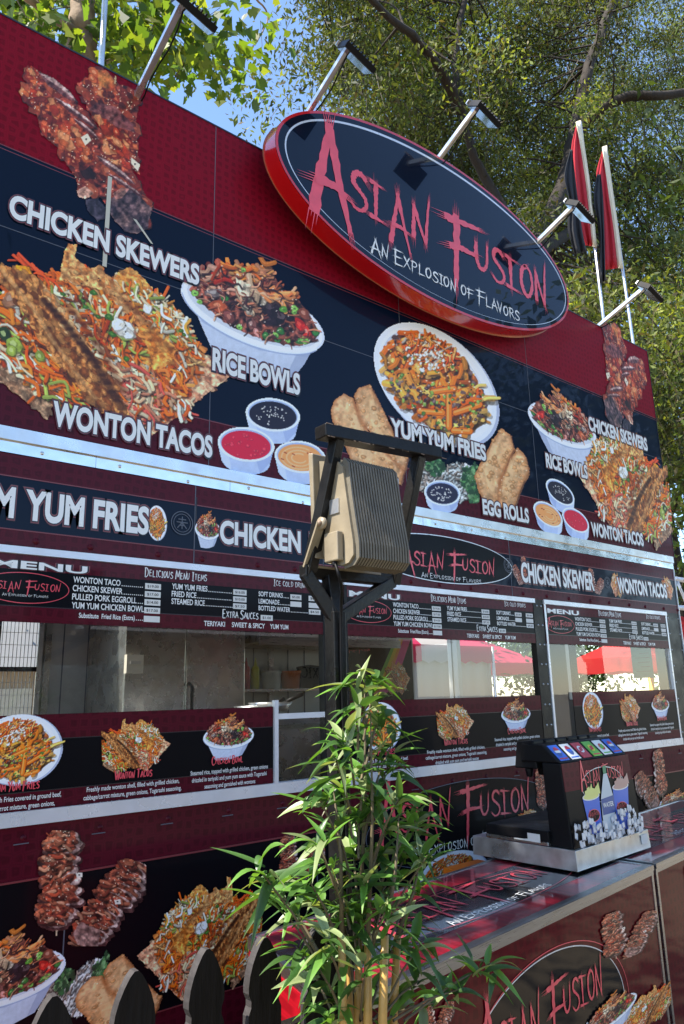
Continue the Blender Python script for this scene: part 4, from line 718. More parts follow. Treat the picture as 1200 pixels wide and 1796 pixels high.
# bright poster on the rear wall, seen through the middle window
q0 = onY(603, 1226, IY - .02); q1 = onY(733, 1122, IY - .02); px0, px1 = q0[0], min(q1[0], 5.08); pz0, pz1 = 1.55, q1[2]
PF = Fr((px0, IY - .003, pz0), (1, 0, 0), (0, 0, 1), (0, -1, 0)); w_, h_ = px1 - px0, pz1 - pz0; b = MB(); b.fbox(PF, 0, w_, 0, h_, 0, .003, 'black print')
for m_, nm in (((.75, .55, .02), 'poster yellow'), ((.25, .5, .05), 'poster green'), ((.75, .08, .28), 'poster pink'), ((.8, .3, .03), 'poster orange')): mat(nm, m_, .5)
for i, (m_, o_) in enumerate((('poster green', .0), ('poster yellow', .14), ('poster orange', .3), ('poster pink', .42))):
    p = smooth_line([(.05 + o_ * .5, 0 + o_ * .2), (.42 + o_ * .4, .3), (.75 + o_ * .3, 1.)], 8); q = smooth_line([(.16 + o_ * .5, o_ * .2), (.52 + o_ * .4, .26), (.86 + o_ * .3, 1.)], 8)
    b.raw([PF.p(min(1, x) * w_, z * h_, .0035 + .0005 * i) for x, z in p] + [PF.p(min(1, x) * w_, z * h_, .0035 + .0005 * i) for x, z in q], [(k, k + 1, len(p) + k + 1, len(p) + k) for k in range(len(p) - 1)], m_)
b.flat(ellipse(.22 * w_, .80 * h_, .2 * w_, .13 * h_, 40), PF, .0065, 'black print'); logo(b, PF, .06 * w_, .80 * h_, .33 * w_, .0075, rough=False)
po = b.build('poster', None); tag(po, 'colourful poster with green and pink swirls inside the trailer behind the middle window', 'poster')
c_ = PIC['taco'].stamp(None, px0 + .58 * w_, px0 + .95 * w_, pz0 + .12 * h_, pz0 + .66 * h_, 0); c_.location.y = IY - .010; c_.parent = po; c_.name = 'wonton_picture'
b = MB(); q0 = onX(1106, 1170, 5.6); q1 = onX(1138, 1140, 5.6); b.box(5.630, 5.634, q1[1], q0[1] , 1.72, 2.03, 'teal paper'); 
for i in range(7): b.box(5.6285, 5.63, q1[1] + .02, q0[1] - .03 - .02 * (i % 3), 1.98 - i * .035, 1.984 - i * .035, 'seam')
tag(b.build('notice', None), 'teal paper notice taped inside the right-hand window', 'notice')

# ------------------------------------------------------------------ picture board above
BX1 = 5.755
bd = empty('sign_board', (2.1, .03, 2.65), 'long crimson and navy sign board of dishes standing on the trailer roof', 'sign board')
b = MB(); fb = lambda *a: b.fbox(FAC, *a)
fb(XL, BX1, 2.652, 2.868, -.05, 0, 'maroon vinyl'); fb(XL, BX1, 2.872, 3.838, -.05, 0, 'black vinyl'); fb(XL, BX1, 3.842, 4.46, -.05, 0, 'red vinyl'); fb(XL, BX1, 2.868, 2.872, -.05, .0015, 'red outline'); fb(XL, BX1, 3.838, 3.842, -.05, .0015, 'red outline'); fb(XL, BX1, 3.822, 3.825, -.0, .0006, 'red outline')
for x in (.30, 1.54, 2.78, 4.0, 5.22): b.fbox(FAC, x, x + .003, 2.652, 4.46, 0, .0012, 'seam')
b.fbox(FAC, XL, BX1, 3.476, 3.479, 0, .0009, 'seam'); b.fbox(FAC, XL, BX1, 4.455, 4.463, -.055, .003, 'dark outline'); b.fbox(FAC, BX1, BX1 + .004, 2.652, 4.463, -.055, .003, 'dark outline'); b.build('panel', bd)
for x in (.2, 2., 3.8, 5.5):
    b = MB(); b.bar((x, .07, 2.66), (x, .07, 4.4), .04, .04, 'aluminium'); b.bar((x, .09, 4.2), (x, 1.3, 2.67), .04, .04, 'aluminium'); b.build('brace', bd)
PIC['skew'].orig(bd, .003); PIC['taco'].orig(bd, .004); PIC['bowl'].orig(bd, .003); PIC['fries'].orig(bd, .004); PIC['rolls'].orig(bd, .003); PIC['rolls2'].orig(bd, .004); PIC['rice'].orig(bd, .002); PIC['cups'].orig(bd, .0035); PIC['cup'].orig(bd, .0045)
PIC['skew'].at(bd, (1062, 748), (1124, 590), .004, True); PIC['taco'].at(bd, (1020, 940), (1164, 778), .0055, True); PIC['bowl'].stamp(bd, fx(927, 745), fx(1048, 790), F(990, 812)[1], F(975, 676)[1], .004, True)
q = PIC['cups']; q.stamp(bd, fx(936, 910), fx(1032, 920), F(970, 940)[1], F(980, 842)[1], .0045, True)
b = MB()
p, q = F(190, 352), F(188, 470); b.fbox(FAC, p[0] - .009, p[0] + .009, q[1], p[1] + .12, .001, .0052, 'tape cream'); b.fbox(FAC, fx(1088, 745) - .006, fx(1088, 745) + .006, F(1090, 790)[1], F(1088, 745)[1], .001, .0035, 'tape cream'); a, c = F(236, 385), F(266, 428); b.flat([(a[0] - .008, a[1]), (c[0] - .006, c[1]), (c[0] + .006, c[1]), (a[0] + .008, a[1])], FAC, .0036, 'tape cream'); b.build('skewer_stick', bd)
for s_, l, r_, top in (('CHICKEN SKEWERS', (14, 381), (348, 500), (15, 339)), ('WONTON TACOS', (90, 747), (371, 805), (87, 702)), ('RICE BOWLS', (371, 650), (525, 692), (372, 610)), ('YUM YUM FRIES', (684, 764), (852, 810), (684, 733)), ('EGG ROLLS', (604, 849), (699, 869), (604, 818)), ('EGG ROLLS', (846, 902), (927, 917), (845, 875)), ('RICE BOWLS', (957, 820), (1030, 840), (957, 795)), ('CHICKEN SKEWERS', (1032, 755), (1135, 790), (1032, 731)), ('WONTON TACOS', (1037, 940), (1128, 957), (1036, 916))):
    t = MB(); p, q = F(*l), F(*r_); put(t, s_, FAC, p[0], q[0], p[1], F(*top)[1] - p[1], .0075, 'white vinyl', .042, OUT); t.build('lettering', bd)

# ------------------------------------------------------------------ oval sign
OF = Fr((3.03, 0, 4.363), (1, 0, 0), (0, 0, 1), (0, -1, 0)); ov = empty('oval_sign', (3.03, -.1, 4.363), 'big glossy oval sign with a red rim hung on the crimson board', 'sign')
def oval(a, b_): return ellipse(0, 0, a, b_, 120)
b = MB(); b.prism(oval(1.262, .522), OF, .09, .197, 'gloss black', 'red paint gloss'); 
for i, f_ in enumerate(b.f): b.smooth[i] = len(f_) == 4
rim = b.build('rim', ov); b = MB(); ring(b, OF, 0, 0, 1.270, .530, .014, .094, 'edge trim', 120); ring(b, OF, 0, 0, 1.262, .522, .016, .2, 'red paint gloss', 120); b.build('edging', rim)
for dd in (.0, ): 
    b = MB(); b.prism(oval(1.247, .507), OF, .19, .1995, 'gloss black'); fc = b.build('face', ov)
b = MB(); ring(b, OF, .01, .0, 1.215, .477, .0015, .2003, 'silver trim', 120, .016); b.build('inner_ring', fc)
t = MB(); logo(t, OF, 2.0 - 3.03, 4.2 - 4.363, 2.085, .2015, sw=.0092); t.build('lettering', ov)
t = MB(); tagline(t, OF, 2.0 - 3.03, 4.2 - 4.363, 2.085, .2015, rough=True); t.build('tagline_lettering', ov)
b = MB()
for x in (-.8, 0, .8): b.box(3.03 + x - .03, 3.03 + x + .03, -.09, -.001, 4.30, 4.36, 'black steel')
b.build('mounting_blocks', ov)

# ------------------------------------------------------------------ sign lights along the board's top edge
def sign_light(X, base, tip, label):
    o = empty('sign_light', (X, .09, 4.44), label, 'sign light', 'flood lights on arms over the board'); tip = np.array([X, *tip]); base = (X, *base)
    b = MB()
    b.bar((X, .10, 4.2), (X, .10, max(4.47, base[2])), .028, .028, 'aluminium'); b.bar((X, .10, base[2] - .02), base, .026, .026, 'aluminium'); b.bar(base, tuple(tip), .026, .026, 'aluminium'); b.build('arm', o)
    w_ = MB(); t0 = np.array(base); w_.tube([t0 + (tip - t0) * q + np.array([.018 + .008 * math.sin(q * 9 + X), 0, -.012 - .03 * math.sin(q * 3.14)]) for q in np.linspace(0, 1, 7)], .004, 'black plastic', 6); w_.build('cable', o)
    b = MB(); x = Vector((.96, .0, -.28)).normalized(); v = Vector((0, -.72, -.69)); v = (v - x * v.dot(x)).normalized(); nn = -x.cross(v).normalized(); c = Vector(tip) + x * .035
    def slab(mb, x0, x1, a0, a1, d0, d1, m): mb.hexa([c + x * i + v * j + nn * k for k in (d0, d1) for i, j in ((x0, a0), (x1, a0), (x1, a1), (x0, a1))], m)
    slab(b, -.075, .125, -.045, .085, -.012, .016, 'black plastic')
    for i in range(9): slab(b, -.07 + i * .0215, -.063 + i * .0215, -.04, .08, .016, .028, 'black plastic')
    slab(b, -.085, .06, -.058, -.046, -.005, .022, 'aluminium'); hd = b.build('lamp_head', o); b = MB(); slab(b, -.068, .118, -.038, .078, -.015, -.012, 'lens glass'); b.build('lens', hd); return o
for X, foot, tp, l in ((1.12, (250, 147), (318, 8), 'flood light on a silver arm above the big skewers, farthest left of its row'), (2.045, (545, 190), (608, 88), 'flood light on a silver arm over the left half of the oval sign'), (3.01, (772, 275), (835, 190), 'flood light on a silver arm over the crown of the oval sign'), (3.98, (947, 420), (1005, 362), 'flood light on a silver arm over the right tip of the oval sign'), (5.03, (1052, 570), (1130, 505), 'flood light on a silver arm at the right end, beside the flag poles')):
    a, c = onX(*foot, X), onX(*tp, X); e = a + (c - a) * ((.04 - a[1]) / (c[1] - a[1])); sign_light(X, (e[1], e[2]), (c[1], c[2]), l)

# ------------------------------------------------------------------ flags and bare pole
def strip_px(L, R, Y, amp, ph, n_=16, m_=8):
    L, R = smooth_line(L, 8), smooth_line(R, 8); vs = []
    for i in range(n_ + 1):
        a = L[int(i / n_ * (len(L) - 1))]; c = R[int(i / n_ * (len(R) - 1))]
        for j in range(m_ + 1): q = a + (c - a) * j / m_; vs.append(onY(q[0], q[1], Y + amp * math.sin(j * 1.5 + ph + i * .12) * (.3 + .7 * i / n_)))
    return vs, [(i * (m_ + 1) + j, i * (m_ + 1) + j + 1, (i + 1) * (m_ + 1) + j + 1, (i + 1) * (m_ + 1) + j) for i in range(n_) for j in range(m_)]
def flag(bot, top, red, black, tail, label):
    Y = .16; p0 = onY(*bot, Y); p1 = onY(*top, Y); o = empty('flag', (p0[0], Y, 2.66), label, 'flag', 'flags at the right end of the board')
    x1 = p0[0] + (p1[0] - p0[0]) * .2; b = MB(); b.tube([(x1, Y, 2.66), (x1, Y, p0[2]), (p1[0], Y, p1[2])], .013, 'aluminium', 10); b.build('pole', o)
    for nm, m_, (L, R), dy in (('red_cloth', 'flag red', red, .0), ('black_cloth', 'flag black', black, -.03)):
        b = MB(); v, f = strip_px(L, R, Y - .01 + dy, .022, dy * 40); b.raw(v, f, m_, True); q = b.build(nm, o); s_ = q.modifiers.new('t', 'SOLIDIFY'); s_.thickness = .003
    b = MB(); v, f = strip_px(*tail, Y - .022, .012, 0, 12, 5); b.raw(v, f, 'flag white', True); v, f = strip_px(*tail, Y + .016, .0, 0, 12, 5); b.raw(v, f, 'flag white', True); q = b.build('sleeve', o); s_ = q.modifiers.new('t', 'SOLIDIFY'); s_.thickness = .004
flag((1060, 572), (1018, 214), ([(1010, 222), (1002, 262), (1004, 330), (1012, 400), (1026, 430)], [(1014, 220), (1022, 280), (1032, 350), (1040, 432)]), ([(1000, 264), (990, 308), (998, 352), (996, 400), (1008, 446)], [(1004, 262), (1010, 320), (1016, 370), (1022, 410), (1029, 442)]), ([(1010, 214), (1020, 270), (1030, 340), (1038, 432)], [(1018, 211), (1027, 270), (1037, 340), (1047, 434)]), 'left of the two limp red and black flags with cream sleeves')
flag((1112, 602), (1062, 258), ([(1056, 266), (1046, 308), (1054, 380), (1058, 474)], [(1060, 262), (1068, 340), (1077, 400), (1085, 470)]), ([(1047, 306), (1041, 350), (1050, 400), (1052, 498)], [(1054, 306), (1058, 350), (1060, 420), (1062, 492)]), ([(1056, 258), (1066, 330), (1076, 400), (1084, 470)], [(1064, 255), (1074, 330), (1084, 400), (1093, 471)]), 'right of the two limp red and black flags, its red side outward')
b = MB(); p = onY(178, 110, .16); b.tube([(p[0] + .01, .16, 2.66), (p[0], .16, p[2]), (onY(183, 0, .16)[0], .16, p[2] + .9)], .014, 'aluminium', 10); tag(b.build('flag_pole', None), 'bare pale flag pole rising behind the board above the big skewers', 'pole')

# ------------------------------------------------------------------ flood light in its cage on the black post
PY = -1.25; pl = empty('post_light', (1.25, PY, 0), 'beige ribbed flood light caged on a scratched black post before the trailer', 'flood light'); S_ = 'black steel'
zj = 1.845; jx = onY(588, 1078, PY)[0]; b = MB(); b.bar((jx, PY, 0), (jx, PY, zj + .02), .042, .042, S_); b.bar((jx, PY, zj), (jx, PY + .02, 1.965), .035, .035, S_); b.build('post', pl, .003)
y0, y1 = -1.215, -1.33; xl, xr = 1.185, 1.50; tl = onY(592, 768, y1); tr_ = onY(735, 800, y1)
b = MB(); b.bar((xl - .02, y0, 1.975), (xr + .0, y0, 1.975), .034, .034, S_); b.bar((jx, PY, zj), (xl - .01, y0, 1.97), .034, .034, S_); b.bar((jx, PY, zj), (xr - .01, y0, 1.97), .034, .034, S_)
b.bar((xl, y0, 1.965), tuple(tl), .032, .032, S_); b.bar((xr, y0, 1.965), tuple(tr_), .032, .032, S_); a, c = onY(562, 757, y1), onY(765, 797, y1); d_ = (c - a) / np.linalg.norm(c - a); b.bar(a, c, .05, .036, S_); b.build('cage_frame', pl, .003)
b = MB(); 
for e, f_ in ((a, c),):
    for k in range(26):
        q = e + (f_ - e) * RNG.random() + np.array([0, -.0255, .0178 * (1 if k % 2 else -1)]); b.box(q[0], q[0] + .004 + .02 * RNG.random(), q[1], q[1] + .0015, q[2] - .0008, q[2] + .0012, 'worn edge')
b.build('scratches', pl)
prof = [(-1.243, 2.288), (-1.335, 2.262), (-1.352, 2.245), (-1.366, 2.156), (-1.388, 2.03), (-1.388, 1.998), (-1.368, 1.98), (-1.335, 1.976), (-1.275, 1.992), (-1.258, 2.03)]
LX0, LX1 = 1.205, 1.40; SF = Fr((0, 0, 0), (0, 1, 0), (0, 0, 1), (-1, 0, 0))
b = MB(); b.prism([(y + .006, z) for y, z in prof], SF, -LX1, -LX0, 'beige paint'); hs = b.build('lamp_housing', pl, .004)
b = MB(); fin = [(y - .008 if i in (1, 2, 3, 4, 5, 6) else y, z + (.010 if i in (1, 2) else -.008 if i in (5, 6, 7) else 0)) for i, (y, z) in enumerate(prof)]
for i in range(19): x = LX0 + .008 + i * (LX1 - LX0 - .02) / 18; b.prism(fin[1:8] + [(-1.33, 2.0), (-1.32, 2.24)], SF, -(x + .0058), -x, 'dusty shaded fins')
b.build('cooling_fins', hs)
b = MB(); b.hexa([(LX0 - .022, -1.236, 2.012), (LX1 + .022, -1.236, 2.012), (LX1 + .022, -1.250, 2.006), (LX0 - .022, -1.250, 2.006), (LX0 - .022, -1.222, 2.312), (LX1 + .022, -1.222, 2.312), (LX1 + .022, -1.242, 2.306), (LX0 - .022, -1.242, 2.306)], 'beige paint'); b.build('lens_frame', hs, .003)
b = MB(); b.hexa([(LX0, -1.2345, 2.03), (LX1, -1.2345, 2.03), (LX1, -1.2365, 2.03), (LX0, -1.2365, 2.03), (LX0, -1.2215, 2.29), (LX1, -1.2215, 2.29), (LX1, -1.2235, 2.29), (LX0, -1.2235, 2.29)], 'lens glass'); b.build('lens', hs)
b = MB(); b.box(LX0 - .022, LX0 - .002, -1.345, -1.288, 1.988, 2.066, 'beige paint'); b.tube([(LX0 - .012, -1.32, 1.975), (LX0 - .012, -1.32, 1.99)], .008, 'black plastic', 8); b.build('junction_box', hs, .006)
b = MB()
for x in (LX0 - .034, LX1 + .024): b.bar((x + .004, -1.288, 2.098), (x + .004, -1.222, 1.985), .006, .026, 'beige paint', (1, 0, 0)); b.tube([(x - .001, -1.290, 2.094), (x + .009, -1.290, 2.094)], .017, 'beige paint', 16); b.tube([(x - .008, -1.290, 2.094), (x + .002, -1.290, 2.094)], .008, 'worn edge', 6)
b.box(LX0 - .034, LX1 + .034, -1.235, -1.20, 1.984, 1.990, 'beige paint'); b.build('bracket', pl)

b = MB(); b.tube(smooth_line([(LX0 - .012, -1.32, 1.985), (LX0 - .016, -1.34, 1.95), (LX0 + .01, -1.32, 1.915), (jx - .005, -1.282, 1.86), (jx - .002, -1.274, 1.7), (jx + .003, -1.274, 1.4), (jx, -1.274, .9)], 5), .0045, 'black plastic', 7); b.build('cable', pl)
b = MB(); b.box(LX0 + .06, LX0 + .14, -1.4005, -1.3995, 2.035, 2.06, 'aluminium') if 0 else b.box(LX0 - .0035, LX0 - .0005, -1.33, -1.29, 2.12, 2.16, 'aluminium'); b.build('rating_plate', hs)
# ------------------------------------------------------------------ picket fence
FY = -1.25; pf = empty('picket_fence', (.3, FY, 0), 'low black wooden picket fence with bullet tops in front of the trailer', 'fence')
hf = [(.5, 0), (.5, .868), (.42, .882), (.42, .893), (.5, .906), (.5, .918), (.46, .938), (.38, .957), (.27, .975), (.15, .99), (.05, .998)]; out = hf + [(-a, c) for a, c in hf[::-1]]
for i in range(-5, 4):
    x = .865 + (i - 1) * .153 + .004 * math.sin(i * 2.3); h = 1.125 + .006 * math.sin(i * 1.7); k = MB(); ang = R_(4 * math.sin(i * 1.3)); KF = Fr((x, FY, 0), (math.cos(ang), math.sin(ang), 0), (.004 * math.sin(i), 0, 1), (math.sin(ang), -math.cos(ang), 0)); k.prism([(a * .088, c * h) for a, c in out], KF, -.011, .011, 'wood black', 'picket edge'); k.build('picket', pf)
for z in (.3, .85): k = MB(); k.box(-.2, jx, FY + .012, FY + .045, z, z + .07, 'wood black'); k.build('rail', pf)

# ------------------------------------------------------------------ artificial bamboo
bp = empty('bamboo_plant', (1.42, -1.38, 0), 'artificial bamboo with long green leaves and yellow canes by the post', 'plant'); r = random.Random(5)
k = MB(); k.tube([(1.44, -1.4, 0), (1.44, -1.4, .04), (1.44, -1.4, .30), (1.44, -1.4, .31)], [.12, .13, .17, .16], 'black plastic', 24); k.build('pot', bp)
for px, ex, ey, Y in ((602, 585, 1380, -1.40), (628, 640, 1180, -1.37), (645, 650, 1250, -1.42), (671, 700, 1430, -1.46), (614, 560, 1480, -1.34), (690, 740, 1500, -1.36)):
    a = onY(px, 1790, Y); e = onY(ex, ey, Y); k = MB(); low = np.array([1.44 + (a[0] - 1.44) * .6, -1.40 + (Y + 1.4) * .6, .28]); mid = onY(px + (ex - px) * .15, 1640, Y)
    pts = [low, a, mid]; k.tube(pts, [.0105, .0105, .009], 'cane', 8)
    for z in (.45, .62, .78, .9): t_ = (z - low[2]) / (a[2] - low[2]); q = low + (a - low) * min(1, t_); k.tube([q - (0, 0, .004), q + (0, 0, .004)], .0128, 'cane', 8)
    k.tube([mid, mid + (e - mid) * .5 + np.array([.01, 0, 0]), e], [.006, .004, .0015], 'stem', 6); k.build('cane', bp)
LV, LF, LC = [], [], []
def leaf(base, d, L, w, droop, col):
    d = Vector(d).normalized(); s_ = d.cross(Vector((0, 0, 1)));
    if s_.length < .1: s_ = Vector((1, 0, 0))
    s_ = (s_.normalized() + Vector((r.gauss(0, .35), r.gauss(0, .35), r.gauss(0, .35)))).normalized(); up = s_.cross(d).normalized(); b0 = len(LV); n_ = 7; tip = r.random() if r.random() < .3 else 0
    for i in range(n_ + 1):
        t_ = i / n_; c = Vector(base) + d * L * t_ + Vector((0, 0, -1)) * droop * L * t_ * t_; ww = w * (math.sin(math.pi * min(1, t_ * .96 + .04) ** .62) * .98 + .02) * .5
        LV.extend([c - s_ * ww + up * ww * .35, c, c + s_ * ww + up * ww * .35]); 
        cc = np.array(col) * (1 + .25 * t_); cc = cc * (1 - tip * max(0, t_ - .72) * 3) + np.array((.20, .12, .03)) * tip * max(0, t_ - .72) * 3; LC.extend([cc, cc * .82, cc])
    for i in range(n_): LF.extend([(b0 + 3 * i, b0 + 3 * i + 1, b0 + 3 * i + 4, b0 + 3 * i + 3), (b0 + 3 * i + 1, b0 + 3 * i + 2, b0 + 3 * i + 5, b0 + 3 * i + 4)])
CL = [(622, 1200, 6, -1), (652, 1185, 7, 0), (655, 1215, 9, 0), (628, 1245, 7, 0), (668, 1250, 8, 0), (645, 1290, 9, 0), (610, 1300, 8, -1), (690, 1300, 6, 1), (590, 1335, 8, -1), (640, 1345, 9, 0), (680, 1345, 8, 1), (600, 1385, 9, -1), (560, 1400, 7, -1), (655, 1395, 9, 0), (700, 1400, 8, 1), (740, 1420, 8, 1), (630, 1435, 9, 0), (590, 1450, 8, -1), (680, 1450, 9, 1), (725, 1460, 8, 1), (560, 1490, 7, -1), (620, 1495, 8, 0), (665, 1500, 9, 0), (710, 1505, 8, 1), (750, 1500, 7, 1), (540, 1540, 7, -1), (590, 1540, 8, 0), (640, 1545, 8, 0), (690, 1550, 8, 1), (735, 1555, 7, 1), (478, 1545, 7, -1), (455, 1525, 7, -1), (505, 1605, 8, -1), (560, 1585, 7, -1), (618, 1600, 12, 0), (632, 1602, 10, 0), (675, 1600, 8, 1), (720, 1610, 6, 1), (570, 1650, 8, -1), (610, 1660, 7, 0), (650, 1660, 7, 0), (690, 1665, 7, 1), (560, 1700, 6, -1), (640, 1710, 6, 0), (590, 1750, 6, -1), (575, 1790, 6, -1), (740, 1650, 7, 1), (735, 1720, 6, 1), (860, 1690, 9, 1), (805, 1735, 7, 1), (760, 1760, 6, 1), (700, 1760, 6, 0), (520, 1660, 6, -1), (640, 1780, 6, 0)]
tw = MB()
for px, py, n_, side in CL:
    Y = -1.39 + r.uniform(-.12, .12); base = onY(px, py, Y); root = onY(628 + (px - 628) * .35, min(1790, py + 70 + abs(px - 628) * .55), -1.39); tw.tube([root, (root + base) / 2 + (0, 0, .01), base], [.0035, .0028, .0018], 'stem', 5, False)
    for j in range(int(n_ * 1.6)):
        a = 6.283 * j / (n_ * 1.6) + r.uniform(-.3, .3); el = r.uniform(-.3, 1.25); d = Vector((math.cos(a) + side * .45, .8 * math.sin(a), el)); lit = r.random(); c = (.055, .125, .03) if lit < .42 else (.12, .26, .045) if lit < .78 else (.25, .31, .14)  # shaded and sunlit greens are put into leaf colours at random
        b_ = base + np.array([r.gauss(0, .006), r.gauss(0, .006), r.gauss(0, .012)]) - (base - root) * .25 * r.random() ** 2; leaf(b_, d, r.uniform(.065, .135), r.uniform(.016, .026), r.uniform(.05, .7), np.array(c) * r.uniform(.75, 1.2))
q = link('foliage', npmesh('foliage', [tuple(v) for v in LV], LF, 'bamboo leaf', np.array(LC), True), bp); tw.build('twigs', bp)

# ------------------------------------------------------------------ drinks carts
HC = .9; al = R_(7.0); U = np.array([math.cos(al), math.sin(al), 0]); N_ = np.array([math.sin(al), -math.cos(al), 0]); Vb = -N_
def cart(FL, L, dep, label, first):
    o = empty('drinks_cart', (FL[0] + U[0] * L / 2, FL[1] + U[1] * L / 2 + .28, 0), label, 'cart', 'red printed drinks carts'); FL = np.array([FL[0], FL[1], 0.]); C_ = Fr(FL, U, (0, 0, 1), N_); sk = .21 if first else 0     # the left end is set askew
    P_ = lambda x, v: FL + U * (x + sk * v / dep * (1 - x / L)) + Vb * v
    b = MB(); c = [P_(.006, .006), P_(L - .006, .006), P_(L - .006, dep), P_(.006, dep)]; b.hexa([q + (0, 0, .12) for q in c] + [q + (0, 0, HC - .012) for q in c], 'red vinyl'); body = b.build('body', o)
    b = MB(); b.fbox(C_, .01, L - .01, .14, HC - .03, -.004, .001, 'cart front'); b.build('front_panel', o)
    if first:
        d_ = P_(0, dep) - P_(0, 0); d_ /= np.linalg.norm(d_); E_ = Fr(FL, d_, (0, 0, 1), -np.cross(d_, (0, 0, 1)) * -1 if False else np.array([-d_[1], d_[0], 0])); b = MB(); b.fbox(E_, .01, dep, .14, HC - .03, -.004, .003, 'sunlit red vinyl'); b.build('end_panel', o)
    b = MB()
    for z0, z1, dd in ((HC - .034, HC - .018, .006), (HC - .017, HC + .004, .010)): b.fbox(C_, -.004, L + .004, z0, z1, -.004, dd, 'brushed steel')
    for x0, x1 in ((-.003, .016), (L - .016, L + .003)): b.fbox(C_, x0, x1, .12, HC - .034, -.004, .005, 'brushed steel')
    def topbar(p, q, w_): 
        t_ = (q - p) / np.linalg.norm(q - p); s_ = np.array([-t_[1], t_[0], 0]) * w_; b.hexa([p + (0, 0, HC - .03), q + (0, 0, HC - .03), q + s_ + (0, 0, HC - .03), p + s_ + (0, 0, HC - .03), p + (0, 0, HC + .0045), q + (0, 0, HC + .0045), q + s_ + (0, 0, HC + .0045), p + s_ + (0, 0, HC + .0045)], 'brushed steel')
    topbar(P_(0, 0), P_(L, 0), .026); topbar(P_(0, dep), P_(0, .027), .02); topbar(P_(L, dep), P_(.02, dep), .016); topbar(P_(L, .027), P_(L, dep - .017), .016); b.build('edge_trim', o)
    T_ = Fr(FL + (0, 0, HC), U, Vb, (0, 0, 1)); b = MB(); qd = lambda a0, a1, v0, v1, d, m: b.raw([P_(a0, v0) + (0, 0, HC + d), P_(a1, v0) + (0, 0, HC + d), P_(a1, v1) + (0, 0, HC + d), P_(a0, v1) + (0, 0, HC + d)], [(0, 1, 2, 3)], m)
    qd(.02, L - .016, .026, .14, .001, 'cart top red'); qd(.02, L - .016, .14, .46, .001, 'cart top black'); qd(.02, L - .016, .46, dep - .016, .001, 'cart top red'); qd(.02, L - .016, .138, .141, .002, 'seam'); b.build('top_panel', o)
    for f_ in (.15, L - .25): 
        for v in (.1, dep - .1): k = MB(); q = P_(f_, v); k.tube([q + U * -.02 + (0, 0, .06), q + U * .02 + (0, 0, .06)], .06, 'black plastic', 14); k.box(q[0] - .02, q[0] + .02, q[1] - .02, q[1] + .02, .06, .125, 'tin steel'); k.build('caster', o)
    return o, C_, T_, FL
pattern_red('cart front', (.085, .002, .006), .38, .4, 25, .05, .04); pattern_red('cart top red', (.22, .008, .02), .9, .3, 28, .05, .2); mat('cart top black', (.008, .008, .01), .15, coat=1., coat_r=.03, bump=.03, bscale=4)
for m_ in ('cart front',): 
    nd = [n_ for n_ in MATS[m_].node_tree.nodes if n_.type == 'BUMP'][0]; nd.inputs['Strength'].default_value = .2
mat('cart oval', (.004, .004, .006), .4, spec=.03, coat=.5, coat_r=.04, bump=.32, bscale=2.6, bdetail=2)
for m_ in ('cart front', 'cart oval'): MATS[m_].node_tree.nodes['Principled BSDF'].inputs['Coat IOR'].default_value = 1.5
FLa = onZ(590, 1771, HC); c1, CF, CT, fl = cart(FLa, 1.95, .60, 'left red drinks cart with steel edges and lettered top, nearer the bamboo', True)
FLb = FLa + U * 1.985; c2, CF2, CT2, fl2 = cart(FLb, 1.95, .60, 'right red drinks cart, half hidden by the drink dispenser', False)
def loc(fr, px, py): q = onP(px, py, fr.o, fr.n) - fr.o; return q @ fr.u, q @ fr.w
def cart_prints(o, C_, T_, shift):
    t = MB(); xa = loc(CF, 838, 1800)[0]; xn, zn = loc(CF, 1057, 1737); wd = (xn - xa) / .975; e = [loc(CF, *p) for p in ((780, 1785), (920, 1683), (1007, 1648), (1077, 1669))]; ecx = (xa + xn) / 2 + .03; ea = wd * .66; eb = .27; ecz = e[2][1] - eb
    t.flat(ellipse(ecx + shift, ecz, ea, eb), C_, .0022, 'cart oval'); ring(t, C_, ecx + shift, ecz, ea, eb, .004, .003, 'silver trim'); ring(t, C_, ecx + shift + .02, ecz, ea * 1.03, eb * 1.04, .003, .0034, 'red letters'); logo(t, C_, xa + shift, zn, wd, .0045, hs=1.0); tagline(t, C_, xa + shift, zn + .0, wd, .0045, hs=1.); t.build('front_lettering', o)
    for kind, p, q, fl_, d in (('pair', (1058, 1712), (1146, 1560), False, .006), ('taco', (1082, 1850), (1172, 1706), True, .007), ('bowl', (1024, 1850), (1110, 1712), False, .0085), ('pair', (738, 1840), (792, 1722), False, .006)):
        x0, z0 = loc(CF, *p); x1, z1 = loc(CF, *q); s_ = PIC[kind].stamp(o, x0 + shift, x1 + shift, z0, z1, d, fl_, C_)
    t = MB(); pts = [onZ(*p, HC) for p in ((700, 1640), (930, 1556))]; l_ = [((p - T_.o) @ CT.u, (p - T_.o) @ CT.w) for p in [onZ(700, 1636, HC), onZ(928, 1545, HC)]] if shift == 0 else None
    xa = .52; wd = 1.08; zt = .245; ring(t, T_, xa + wd * .5, .29, wd * .64, .150, .003, .0032, 'red letters'); logo(t, T_, xa, zt + .03, wd, .0035, hs=.95); tagline(t, T_, xa, zt + .03, wd, .0035, hs=.95); t.build('top_lettering', o)
cart_prints(c1, CF, CT, 0); cart_prints(c2, CF2, CT2, -.0)

